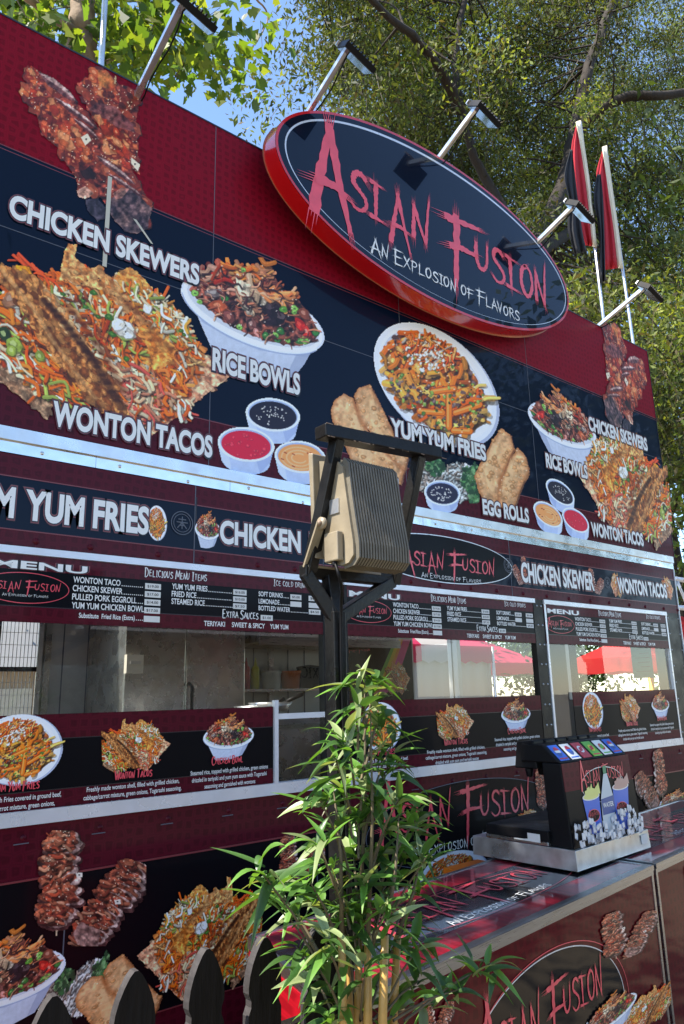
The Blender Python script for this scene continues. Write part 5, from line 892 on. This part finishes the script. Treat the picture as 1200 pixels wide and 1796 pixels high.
# ------------------------------------------------------------------ drink dispenser
dm = empty('drink_dispenser', (3.18, -.6, HC), 'black drink dispenser with flavour labels on a steel base, standing across both carts', 'drink dispenser')
a3 = R_(3.5); u3 = np.array([math.cos(a3), math.sin(a3), 0]); n3 = np.array([math.sin(a3), -math.cos(a3), 0]); zt = HC + .006; q = onZ(1014, 1532, zt); DF = Fr((q[0], q[1], zt), u3, (0, 0, 1), n3); DW = np.linalg.norm(onZ(1142, 1488, zt) - q)
def dbox(mb, x0, x1, v0, v1, z0, z1, m, t=0, x2=None, v2=None):   # v is depth behind the front; t narrows the top
    A = lambda x, v, z: DF.o + u3 * x - n3 * v + np.array([0, 0, z]); mb.hexa([A(x0, v0, z0), A(x1, v0, z0), A(x1, v1, z0), A(x0, v1, z0), A(x0 + t, v0 + t, z1), A(x1 - t, v0 + t, z1), A(x1 - t, v1, z1), A(x0 + t, v1, z1)], m); return A
b = MB(); A = dbox(b, 0, DW, 0, .54, .004, .085, 'tin steel', .004)
for x in (.03, DW - .08): 
    for v in (.04, .46): dbox(b, x, x + .05, v, v + .05, 0, .004, 'black plastic')
b.build('steel_base', dm, .003)
b = MB(); dbox(b, .0, DW * .9, .13, .46, .087, .105, 'kitchen steel'); dbox(b, -.01, DW * .86, .12, .45, .106, .15, 'black plastic'); b.build('drip_tray', dm, .004)
tpx, tz = loc(DF, 989, 1342); wt = loc(DF, 1107, 1321)[0]; zf = tz; HD = zf
b = MB(); x0, x1 = .015, DW - .03; A(0, 0, 0)
vs = [A(x0, .02, .085), A(x1, .02, .085), A(x1, .13, .085), A(x0, .13, .085), A(x0 + .0, .045, zf), A(x1 - .02, .045, zf), A(x1 - .02, .14, zf), A(x0 + .0, .14, zf)]; b.hexa(vs, 'black plastic')
vs = [A(x0, .045, zf + .0005), A(x1 - .02, .045, zf + .0005), A(x1 - .02, .25, zf - .0), A(x0, .25, zf - .0), A(x0, .125, zf + .075), A(x1 - .02, .125, zf + .075), A(x1 - .02, .24, zf + .08), A(x0, .24, zf + .08)]; b.hexa(vs, 'black plastic'); cab = b.build('cabinet', dm, .006)
for i in range(6): b = MB(); xx = x0 + .008 + i * (x1 - x0 - .03) / 6; b.hexa([A(xx, .17, zf - .03), A(xx + .085, .17, zf - .03), A(xx + .085, .29, zf - .03), A(xx, .29, zf - .03), A(xx, .18, zf + .092), A(xx + .085, .18, zf + .092), A(xx + .085, .27, zf + .085), A(xx, .27, zf + .085)], 'black plastic'); b.tube([A(xx + .042, .24, zf - .03), A(xx + .042, .24, zf - .07)], [.02, .014], 'black plastic', 10); b.build('valve', dm, .006)
SL = Fr(A(x0, .045, zf), u3, (np.array(A(0, .125, zf + .075)) - A(0, .045, zf)) / np.linalg.norm(np.array(A(0, .125, zf + .075)) - A(0, .045, zf)), (0, 0, 1)); SL.n = np.cross(SL.u, SL.w); sw_ = .109
wl = (x1 - .02 - x0 - .02) / 6
for i, (bgc, c1_, c2_) in enumerate((('label blue', 'label white', 'label red'), ('label white', 'label red', 'label blue'), ('label red', 'label white', 'label red'), ('label green', 'label yellow', 'label red'), ('label white', 'label red', 'label green'), ('label blue', 'label white', 'label red'))):
    b = MB(); xx = .012 + i * wl; b.fbox(SL, xx + .006, xx + wl - .016, .012, sw_ - .008, 0, .002, bgc); cx = xx + wl / 2 - .005
    if i in (0, 1, 5): b.flat(ellipse(cx, .062, .021, .026, 24), SL, .003, c1_ if i != 1 else 'label blue'); b.flat([(cx + .021 * math.cos(t_), .062 + .026 * math.sin(t_)) for t_ in np.linspace(.25, 2.9, 12)], SL, .0036, 'label red'); b.flat([(cx + .021 * math.cos(t_), .062 + .026 * math.sin(t_)) for t_ in np.linspace(3.4, 6.0, 12)], SL, .0036, 'water blue')
    else: b.flat(ellipse(cx, .06, .022, .02, 20), SL, .003, c1_); b.flat([(cx - .02, .045), (cx + .012, .052), (cx + .02, .075), (cx - .01, .068)], SL, .0036, c2_)
    b.fbox(SL, xx + .012, xx + wl - .022, .020, .026, 0, .0032, c2_); b.build('flavour_label', cab)
# front print of the dispenser
o_ = np.array(A(x0, .02, .085)); w2_ = np.array(A(x0, .045, zf)) - o_; hh_ = np.linalg.norm(w2_); w2_ /= hh_; GF = Fr(o_, u3, w2_, np.cross(u3, w2_)); gw = x1 - x0
b = MB(); b.fbox(GF, .002, gw - .004, .0, hh_ * .66, 0, .0015, 'black print'); b.fbox(GF, .002, gw - .012, hh_ * .66, hh_ - .002, 0, .0015, 'maroon vinyl'); fp = b.build('front_panel', cab)
t = MB(); L_ = lambda px, py: loc(GF, px, py)
ec = L_(1057, 1375); t.flat(ellipse(ec[0], ec[1], .19, .075), GF, .0022, 'black print'); ring(t, GF, *ec, .19, .075, .003, .0026, 'silver trim'); la = L_(1018, 1374); ln = L_(1093, 1358); logo(t, GF, la[0], la[1] - .002, (ln[0] - la[0]) / .975, .0034, rough=False, hs=1.1); t.build('logo_lettering', cab)
def cup(bl, br, tl, tr, fill, foam):
    t = MB(); q = [L_(*p) for p in (bl, br, tr, tl)]; t.flat(q, GF, .004, 'cup blue'); cx, cz = (q[2][0] + q[3][0]) / 2, (q[2][1] + q[3][1]) / 2; rx = (q[2][0] - q[3][0]) / 2; t.flat(ellipse(cx, cz, rx * 1.04, .016, 24), GF, .0046, 'label white'); t.flat(ellipse(cx, cz + .001, rx * .92, .0125, 24), GF, .005, fill)
    for i in range(6): a = cx - rx * .7 + i * rx * .28; t.flat([(a, cz + .004), (a + .03, cz + .006), (a + .026, cz + .03 + .012 * (i % 3)), (a + .002, cz + .026 + .01 * (i % 2))], GF, .0054 + .0004 * i, foam)
    mx_ = np.mean(q, 0); t.flat(ellipse(mx_[0], mx_[1], rx * .7, .026, 24), GF, .0048, 'black print'); ring(t, GF, mx_[0], mx_[1], rx * .7, .026, .003, .0052, 'red letters', 24); logo(t, GF, mx_[0] - rx * .55, mx_[1], rx * 1.15, .0058, rough=False, hs=1.6); t.build('cup_picture', cab)
cup((1035, 1462), (1057, 1466), (1021, 1402), (1049, 1392), 'lemonade', 'lemonade'); cup((1083, 1455), (1103, 1454), (1073, 1382), (1100, 1376), 'cola foam', 'cola foam')
t = MB(); q = [L_(*p) for p in ((1058, 1462), (1080, 1456), (1073, 1394), (1062, 1356), (1056, 1358), (1052, 1402))]; t.flat(q, GF, .0062, 'bottle'); t.flat([L_(*p) for p in ((1056, 1430), (1077, 1424), (1074, 1394), (1052, 1402))], GF, .0068, 'water blue'); p = L_(1056, 1417); put(t, 'WATER', GF, p[0], L_(1074, 1411)[0], p[1], .02, .0076, 'white vinyl', .02); t.flat([L_(*pp) for pp in ((1056, 1358), (1061, 1356), (1060, 1342), (1054, 1344))], GF, .0068, 'cap green'); t.build('bottle_picture', cab)
t = MB(); rr = random.Random(3)
for i in range(120):
    x = rr.uniform(.0, gw - .03); hmax = .05 + .06 * abs(math.sin(x * 9 + .6)); z = -.005 + rr.random() ** 1.4 * hmax; s_ = rr.uniform(.02, .036); a = rr.uniform(-.4, .4); dd = .008 + i * .00025; sq = [(x + s_ * .7 * (c * math.cos(a) - e * math.sin(a)), z + s_ * .75 * (c * math.sin(a) + e * math.cos(a)) + .012) for c, e in ((-.6, -.6), (.6, -.6), (.6, .6), (-.6, .6))]
    sq = [(min(max(p, 0), gw - .004), max(-.004, e)) for p, e in sq]; t.flat(sq, GF, dd, 'ice'); m_ = np.mean(sq, 0); t.flat([tuple(m_ + (np.array(p) - m_) * .55 + (.002, .002)) for p in sq], GF, dd + .0001, 'label white'); t.flat([sq[0], sq[1], tuple(m_ + (np.array(sq[1]) - m_) * .7), tuple(m_ + (np.array(sq[0]) - m_) * .7)], GF, dd + .00012, 'ice edge')
t.build('ice_picture', cab)
b = MB(); b.fbox(Fr(A(0, 0, .01), u3, (0, 0, 1), n3), DW - .09, DW - .03, .02, .06, 0, .003, 'tag white'); b.build('sticker', dm); b = MB(); b.box(*sorted((A(-.004, .3, 0)[0], A(-.0055, .3, 0)[0])), A(0, .16, 0)[1], A(0, .30, 0)[1], HC + .106, HC + .14, 'tag white'); b.build('sticker', dm)
b = MB(); q = onZ(840, 1523, .86); b.box(q[0] - .10, q[0] + .10, q[1] - .0, q[1] + .10, .0, .84, 'black plastic'); b.box(q[0] - .12, q[0] + .12, q[1] - .01, q[1] + .11, .84, .865, 'orange plastic'); tag(b.build('waste_bin', None), 'slim bin with an orange lid behind the left cart', 'bin')
OVERHEAD = [(-2.35, .12, 7.9, (.28, .2, .3), 230), (-1.75, .08, 7.9, (.32, .38, .3), 340), (-.75, .12, 7.8, (.4, .38, .3), 560), (.0, .1, 7.7, (.25, .3, .25), 240), (-1.5, -1.7, 9, (.7, .5, .3), 900), (-.4, -2.2, 9, (.7, .6, .3), 1000), (.8, -2.2, 9, (.7, .6, .3), 800)]  # out-of-view leaf clusters placed in the sun's path for dappled shade
# ------------------------------------------------------------------ trees
def leaf_mesh(name, P, size, asp, mat_, cols, rng, droop=.3, shape='quad'):
    n_ = len(P); d = rng.normal(0, 1, (n_, 3)); d[:, 2] -= droop * 1.6; d /= np.linalg.norm(d, axis=1)[:, None]; e = rng.normal(0, 1, (n_, 3)); s_ = np.cross(d, e); s_ /= np.linalg.norm(s_, axis=1)[:, None]; up = np.cross(s_, d); L = size * rng.uniform(.65, 1.25, n_)[:, None]; w = L * asp
    if shape == 'quad': v = np.stack([P, P + d * L * .45 + s_ * w / 2 + up * w * .15, P + d * L, P + d * L * .45 - s_ * w / 2 + up * w * .15], 1).reshape(-1, 3); f = np.arange(n_ * 4).reshape(-1, 4); k = 4
    else:
        pts = [(0, 0), (.12, .42), (.32, .30), (.38, .62), (.62, .34), (1, 0), (.62, -.34), (.38, -.62), (.32, -.30), (.12, -.42)]; k = len(pts)
        v = np.stack([P + d * L * a + s_ * L * b_ + up * L * .22 * abs(b_) for a, b_ in pts], 1).reshape(-1, 3); f = np.arange(n_ * k).reshape(-1, k)
    return npmesh(name, v, f, mat_, np.repeat(cols, k, 0))
def limb(k, pts, r0, r1, m, rng, wob=.06):
    p = smooth_line(pts, 6); n_ = len(p); p = p + rng.normal(0, wob, p.shape) * np.linspace(.2, 1, n_)[:, None] * r0 * 4; k.tube(p, list(np.linspace(r0, r1, n_)), m, 9); return p
def palette(n_, base, rng, var=.35):
    c = np.array(base)[rng.integers(0, len(base), n_)]; return c * rng.uniform(1 - var, 1 + var, (n_, 1))
rng = np.random.default_rng(11)
# the large fine-leaved tree beyond the trailer's right end
bt = empty('shade_tree', (9.35, 3.0, 0), 'large fine-leaved shade tree with arching dark limbs beyond the trailer', 'tree'); k = MB(); BD = 'bark dark'
pp = lambda *q: [onY(a, c, y) for a, c, y in q]
foot = onY(985, 1180, 3.0); fork = onY(930, 450, 3.0)
limb(k, [(foot[0], 3.0, 0), foot, onY(965, 800, 3.0), fork], .25, .16, BD, rng, .01)
A1 = limb(k, [fork] + pp((985, 330, 3.1), (1010, 220, 3.2), (1035, 110, 3.1), (1075, 0, 2.9), (1120, -160, 2.6)), .15, .07, BD, rng, .03)
A2 = limb(k, pp((1010, 235, 3.2), (1050, 195, 2.8), (1100, 170, 2.4), (1160, 168, 2.0), (1260, 150, 1.6), (1400, 100, 1.2)), .11, .055, BD, rng, .03)
A3 = limb(k, [fork] + pp((895, 390, 3.3), (862, 330, 3.5), (830, 270, 3.6), (808, 190, 3.6), (800, 90, 3.6), (830, -80, 3.4)), .10, .04, BD, rng, .03)
A4 = limb(k, pp((808, 195, 3.6), (770, 120, 3.4), (720, 60, 3.2), (660, 10, 3.0), (600, -80, 2.8)), .09, .03, BD, rng, .03)
A5 = limb(k, pp((905, 405, 3.2), (860, 380, 4), (790, 330, 4.6), (700, 250, 5), (600, 170, 5.2)), .08, .03, BD, rng, .03)
A6 = limb(k, [fork] + pp((1010, 400, 4.0), (1090, 330, 4.6), (1180, 300, 5.), (1300, 260, 5.2)), .12, .05, BD, rng, .03)
k.build('trunk', bt); AA = np.vstack([A1, A2, A3, A4, A5, A6]); cl = []
while len(cl) < 950:
    x, y = rng.uniform(430, 1330), rng.uniform(-200, 1120)
    edge = 570 + 30 * math.sin(y * .03) + (60 if y > 150 else 0) + max(0, y - 200) * .9
    if x < edge and rng.random() > .04: continue
    if y > 560 and x < 1100: continue
    if y > 800 and rng.random() < .35: continue
    cl.append(onY(x, y, rng.uniform(2.0, 3.2) if rng.random() < .045 else rng.uniform(3.85, 6.5)) if y < 520 else onY(x, y, rng.uniform(.9, 4.)))
cl = np.array(cl); tw = MB()
for c in cl[:430]:
    a = AA[np.argmin(((AA - c) ** 2).sum(1))]; 
    if np.linalg.norm(c - a) < 5: m_ = (a + c) / 2 + rng.normal(0, .15, 3); tw.tube(smooth_line([a, m_, c + rng.normal(0, .2, 3)], 3), [.024, .019, .016, .013, .011, .009, .007][:7], BD, 5, False)
for c in cl[rng.integers(0, len(cl), 900)]:                     # hanging bare twigs
    p = c + rng.normal(0, .45, 3); L = rng.uniform(.3, 1.1); q = p + np.array([rng.normal(0, .22), rng.normal(0, .22), -L]); tw.tube([p, (p + q) / 2 + rng.normal(0, .07, 3), q], [.006, .005, .003], 'stem', 3, False)
tw.build('twigs', bt)
NL = 300000; ci = rng.integers(0, len(cl), NL); sc_ = rng.uniform(.18, .42, len(cl))[ci][:, None]; P = cl[ci] + rng.normal(0, 1, (NL, 3)) * sc_ * np.array([1, 1, .8]); cb = np.array([(.07, .10, .016), (.10, .13, .022), (.05, .075, .015), (.13, .155, .028), (.085, .07, .03), (.18, .20, .035)]); cols = palette(NL, cb, rng, .3) * np.clip(rng.lognormal(-.30, .48, len(cl)), .25, 1.9)[ci][:, None]  # each clump's brightness paints sunlit and shaded masses into the leaves
link('crown', leaf_mesh('crown', P, .10, .36, 'tree leaf', cols, rng, .5), bt)
P2 = []
while len(P2) < 260:
    x, y = rng.uniform(520, 1400), rng.uniform(-200, 900)
    if (y > 560 and x < 1120) or x < 560 + max(0, y - 200) * .9: continue
    P2.append(onY(x, y, rng.uniform(7, 9)))
P2 = np.array(P2); n2 = 26000; c2i = rng.integers(0, 260, n2); link('inner_crown', leaf_mesh('inner_crown', P2[c2i] + rng.normal(0, .55, (n2, 3)), .2, .42, 'tree leaf', palette(n2, [(.05, .075, .014), (.075, .10, .02), (.10, .12, .02)], rng, .3), rng, .4), bt)
# the plane tree on the left, broad lobed leaves
pt = empty('plane_tree', (1.1, 3.2, 0), 'plane tree with broad bright lobed leaves behind the board, on the left', 'tree'); k = MB(); BP = 'bark pale'
B1 = limb(k, [(1.1, 3.2, 0), (1.35, 3.1, 3.)] + pp((136, 130, 3.0), (142, 50, 2.95), (146, -40, 2.9), (120, -200, 2.6)), .17, .085, BP, rng, .01)
B2 = limb(k, pp((140, 85, 3.0), (175, 110, 3.1), (230, 80, 3.2), (300, 20, 3.2), (380, -60, 3.0), (520, -80, 3.2)), .035, .014, BP, rng, .05); B3 = limb(k, pp((142, 60, 3.), (90, 30, 2.8), (20, -20, 2.6), (-100, -60, 2.2)), .05, .015, BP, rng, .05)
B4 = limb(k, pp((380, -60, 3.), (440, -10, 3.2), (470, 30, 3.3), (440, 90, 3.3)), .018, .005, BP, rng, .05); B5 = limb(k, pp((300, 20, 3.2), (330, 60, 3.2), (310, 130, 3.2), (285, 165, 3.2)), .014, .004, BP, rng, .06)
B6 = limb(k, [B1[-1]] + [(.6, 1.2, 10), (-.6, .2, 9.6), (-1.8, -.6, 9)], .08, .03, BP, rng, .02)
k.build('trunk', pt); C0 = []
for x, y, n_, sg in ((40, 20, 7, 26), (90, 50, 6, 22), (190, 40, 9, 30), (215, 90, 6, 22), (250, 30, 8, 30), (290, 40, 6, 24), (300, 100, 5, 22), (340, 110, 4, 16), (345, 70, 3, 14), (130, 10, 5, 30), (20, -20, 6, 30), (430, 92, 2, 12), (422, 122, 2, 9), (450, 62, 1, 10), (400, 8, 1, 10), (195, 110, 5, 20), (270, 65, 4, 16), (240, 110, 3, 14), (60, -60, 10, 60), (200, -60, 10, 60), (300, -90, 8, 50), (390, 105, 2, 10)):
    for _ in range(n_): xx = x + rng.normal(0, sg * .7); C0.append(onY(xx, y + rng.normal(0, sg * .6), rng.uniform(3.5, 4.2) if abs(xx - 142) < 48 else rng.uniform(2.5, 3.9)))
C0 = np.array(C0); NP = 1900; ci = rng.integers(0, len(C0), NP); P = C0[ci] + rng.normal(0, .17, (NP, 3))
Q = []                                                          # unseen leaf clusters added overhead to dapple carts and ground
for x, y, z, s_, n_ in OVERHEAD: Q.append(np.array([x, y, z]) + rng.normal(0, 1, (n_, 3)) * np.array(s_))
P = np.vstack([P] + Q); cols = palette(len(P), [(.10, .16, .02), (.14, .19, .022), (.075, .13, .02), (.17, .2, .03), (.06, .11, .02)], rng, .25); link('crown', leaf_mesh('crown', P, .125, 1, 'plane leaf', cols, rng, .35, 'lobe'), pt)
k = MB()
for c in C0[::2]: a = np.vstack([B2, B3, B4, B5, B1]); q = a[np.argmin(((a - c) ** 2).sum(1))]; k.tube([q, (q + c) / 2 + rng.normal(0, .06, 3), c], [.007, .005, .003], 'stem', 4, False)
k.build('twigs', pt)
# trees farther back, and those across the way that the glossy panels mirror
def tree(x, y, h, r, seed, label, lsz=.3, n_=2600, cb=((.05, .085, .02), (.075, .11, .03), (.04, .06, .02))):
    g_ = np.random.default_rng(seed); o = empty('broadleaf_tree', (x, y, 0), label, 'tree', 'trees around the stall'); k = MB(); limb(k, [(x, y, 0), (x + .1, y, h * .3), (x, y + .1, h * .6), (x, y, h * .9)], .22, .05, BD, g_, .02); cs = []
    for i in range(16): a, e = g_.uniform(0, 6.28), g_.uniform(-.5, 1); c = np.array([x, y, h * .66]) + np.array([math.cos(a) * r * .8, math.sin(a) * r * .8, e * h * .36]) * g_.uniform(.5, 1); cs.append(c); k.tube([(x, y, h * g_.uniform(.35, .6)), tuple(c)], [.06, .02], BD, 5)
    k.build('trunk', o); cs = np.array(cs); ci = g_.integers(0, 16, n_); link('crown', leaf_mesh('crown', cs[ci] + g_.normal(0, r * .27, (n_, 3)), lsz, .45, 'tree leaf', palette(n_, cb, g_), g_, .3), o)
tree(12.5, 1.6, 7.5, 2.4, 1, 'bushy tree close beyond the right edge of the trailer', .16, 9000, ((.10, .16, .03), (.13, .2, .03), (.07, .11, .03))); tree(17, 5.5, 14, 5, 2, 'tall tree farther back, behind the shade tree', .24, 9000); tree(7.5, 12, 11, 4, 3, 'rounded tree behind the board, left of the shade tree', .22, 6000)
[tree(x, y, h, 1.5, 20 + i, l, .17, 2600, ((.045, .08, .02), (.06, .10, .025), (.035, .055, .018))) for i, (x, y, h, l) in enumerate(((16.2, 8.4, 3.4, 'low bush behind the plain pink canopy, seen through the middle window'), (18.6, 10.4, 3.8, 'round bush in front of the white canopy, beyond the trailer'), (17.6, 5.2, 3.3, 'low bush behind the red canopy, seen through the right-hand window'), (18.5, 2.6, 3.6, 'bush right of the red canopy, farthest right of the low bushes'), (12.6, 10.2, 3.4, 'low bush behind the striped canopy, beyond the trailer')))]; tree(14, -6, 9, 3.6, 5, 'spreading tree across the way, facing the right cart', .3, 5000); tree(-3.5, -9, 9.5, 4, 6, 'spreading tree across the way, facing the left end', .3, 4500)
# across the way: a grey stall with a lettered wall; behind: house and canopies
st = empty('market_stall', (6.5, -9.6, 0), 'grey stall across the way with a dark lettered board', 'stall'); b = MB(); b.box(1.0, 12, -11, -9.2, 0, 2.7, 'wood tan'); b.build('wall', st); b = MB(); b.hexa([(.6, -11.4, 2.7), (12.4, -11.4, 2.7), (12.4, -8.4, 2.7), (.6, -8.4, 2.7), (.6, -10.3, 3.5), (12.4, -10.3, 3.5), (12.4, -9.9, 3.5), (.6, -9.9, 3.5)], 'roof grey'); b.build('roof', st)
RFm = Fr((0, -9.2, 0), (-1, 0, 0), (0, 0, 1), (0, 1, 0)); b = MB(); b.fbox(RFm, -9.8, -7.4, 1.75, 2.45, 0, .03, 'tape cream'); brush_text(b, 'Mexican Food', RFm, -9.6, -7.6, 1.98, .2, .034, 'black plastic', .09); b.build('name_board', st)
b = MB(); b.fbox(RFm, -6.9, -3.0, .95, 2.2, 0, .02, 'kitchen steel'); b.build('serving_hatch', st)
hs_ = empty('house', (4.5, 15, 0), 'beige house behind the trailer, seen through the screen window', 'house'); b = MB(); b.box(1, 8, 13, 17, 0, 2.3, 'wood tan'); b.build('wall', hs_); b = MB(); b.hexa([(.6, 12.6, 2.3), (8.4, 12.6, 2.3), (8.4, 17.4, 2.3), (.6, 17.4, 2.3), (1.5, 14.8, 4), (7.5, 14.8, 4), (7.5, 15.2, 4), (1.5, 15.2, 4)], 'roof grey'); b.build('roof', hs_); b = MB(); b.box(3.9, 4.8, 12.96, 13, 1.0, 1.9, 'tape cream'); b.build('window', hs_)
def canopy(x, y, w, zt, ze, m1, m2, label, stripes=4, walls=False, lg=('aluminium', .025)):
    o = empty('canopy_tent', (x, y, 0), label, 'canopy', 'canopy tents beyond the trailer'); b = MB(); apex = (x, y, zt); c = [(x - w, y - w), (x + w, y - w), (x + w, y + w), (x - w, y + w)]
    for i in range(4):
        p, q = np.array((*c[i], ze)), np.array((*c[(i + 1) % 4], ze)); n_ = stripes
        for j in range(n_): u0 = p + (q - p) * j / n_; u1 = p + (q - p) * (j + 1) / n_; m = m1 if (j % 2 == 0) else m2; b.raw([u0, u1, apex], [(0, 1, 2)], m); sc2 = [u0 + (u1 - u0) * t_ - np.array((0, 0, .22 + .05 * abs(math.sin(t_ * 9)))) for t_ in np.linspace(0, 1, 7)]; b.raw([u0, u1] + sc2[::-1], [tuple(range(9))], m)
    b.build('roof_cloth', o)
    if walls:
        k = MB()
        for i in range(4):
            p, q = np.array(c[i]), np.array(c[(i + 1) % 4]); n_ = 24; d_ = (q - p); nn = np.array([d_[1], -d_[0]]) / np.hypot(*d_); pts = [p + d_ * t_ - nn * (.06 + .03 * math.sin(t_ * 55)) for t_ in np.linspace(.01, .99, n_)]
            k.raw([(*a, .05) for a in pts] + [(*a, ze - .02) for a in pts], [(m, m + 1, n_ + m + 1, n_ + m) for m in range(n_ - 1)], 'cream fabric', True)
        k.build('side_wall', o)
    for p in c: k = MB(); k.tube([(p[0], p[1], 0), (p[0], p[1], ze)], lg[1], lg[0], 10); k.build('leg', o)
canopy(8.2, 6.1, 1.2, 2.95, 2.33, 'canopy pink', 'canopy white', 'pink and white striped canopy with pale side walls, seen through the left rear opening', 3, True)
canopy(14.0, 9.3, 1.25, 2.95, 2.26, 'canopy pink', 'canopy pink', 'plain pink canopy with a scalloped edge, seen through the middle window', 1); canopy(12.9, 3.6, 1.3, 2.9, 2.15, 'canopy red', 'canopy red', 'red canopy on yellow posts seen through the right-hand window', 1, False, ('yellow paint', .055)); canopy(17.5, 12.5, 1.6, 3.1, 2.3, 'canopy white', 'canopy white', 'white canopy behind the pink ones', 1)
for i, (x, y) in enumerate(((12.2, 2.4), (12.9, 2.9), (13.6, 4.6), (10.6, 5.4), (11.6, 6.2))):
    b = MB(); b.box(x - .5, x + .5, y - .25, y + .25, .95, 1.0, 'yellow paint'); b.box(x - .45, x + .45, y - .2, y + .2, .05, .95, 'cream fabric'); b.tube([(x - .3, y, 1.), (x - .3, y, 1.25), (x - .3, y, 1.4)], [.12, .11, .05], 'yellow paint', 12); b.tube([(x + .2, y, 1.), (x + .2, y, 1.3)], [.09, .07], 'orange plastic', 12); tag(b.build('vending_table', None), 'table of yellow and orange drink jars under the %s' % ('red canopy, nearest', 'red canopy, second', 'red canopy, farthest', 'striped canopy', 'plain pink canopy')[i] , 'table', 'tables under the canopies')
b = MB(); q = onY(1190, 1030, 1.5)
for dz in (.0, -.35): b.tube([(q[0] - .5, 1.5, q[2] + dz + .1), (q[0] + 3, 1.5, q[2] + dz + .1)], .03, 'silver trim', 8)
for i in range(9): b.tube([(q[0] - .4 + i * .38, 1.5, q[2] + .1), (q[0] - .2 + i * .38, 1.5, q[2] - .25)], .018, 'silver trim', 6); b.tube([(q[0] - .2 + i * .38, 1.5, q[2] - .25), (q[0] - .02 + i * .38, 1.5, q[2] + .1)], .018, 'silver trim', 6)
for x in (q[0] + .6, q[0] + 2.6): b.tube([(x, 1.5, 0), (x, 1.5, q[2] - .25)], .03, 'silver trim', 8)
tag(b.build('lighting_truss', None), 'silver lattice truss just past the right edge of the trailer', 'truss')
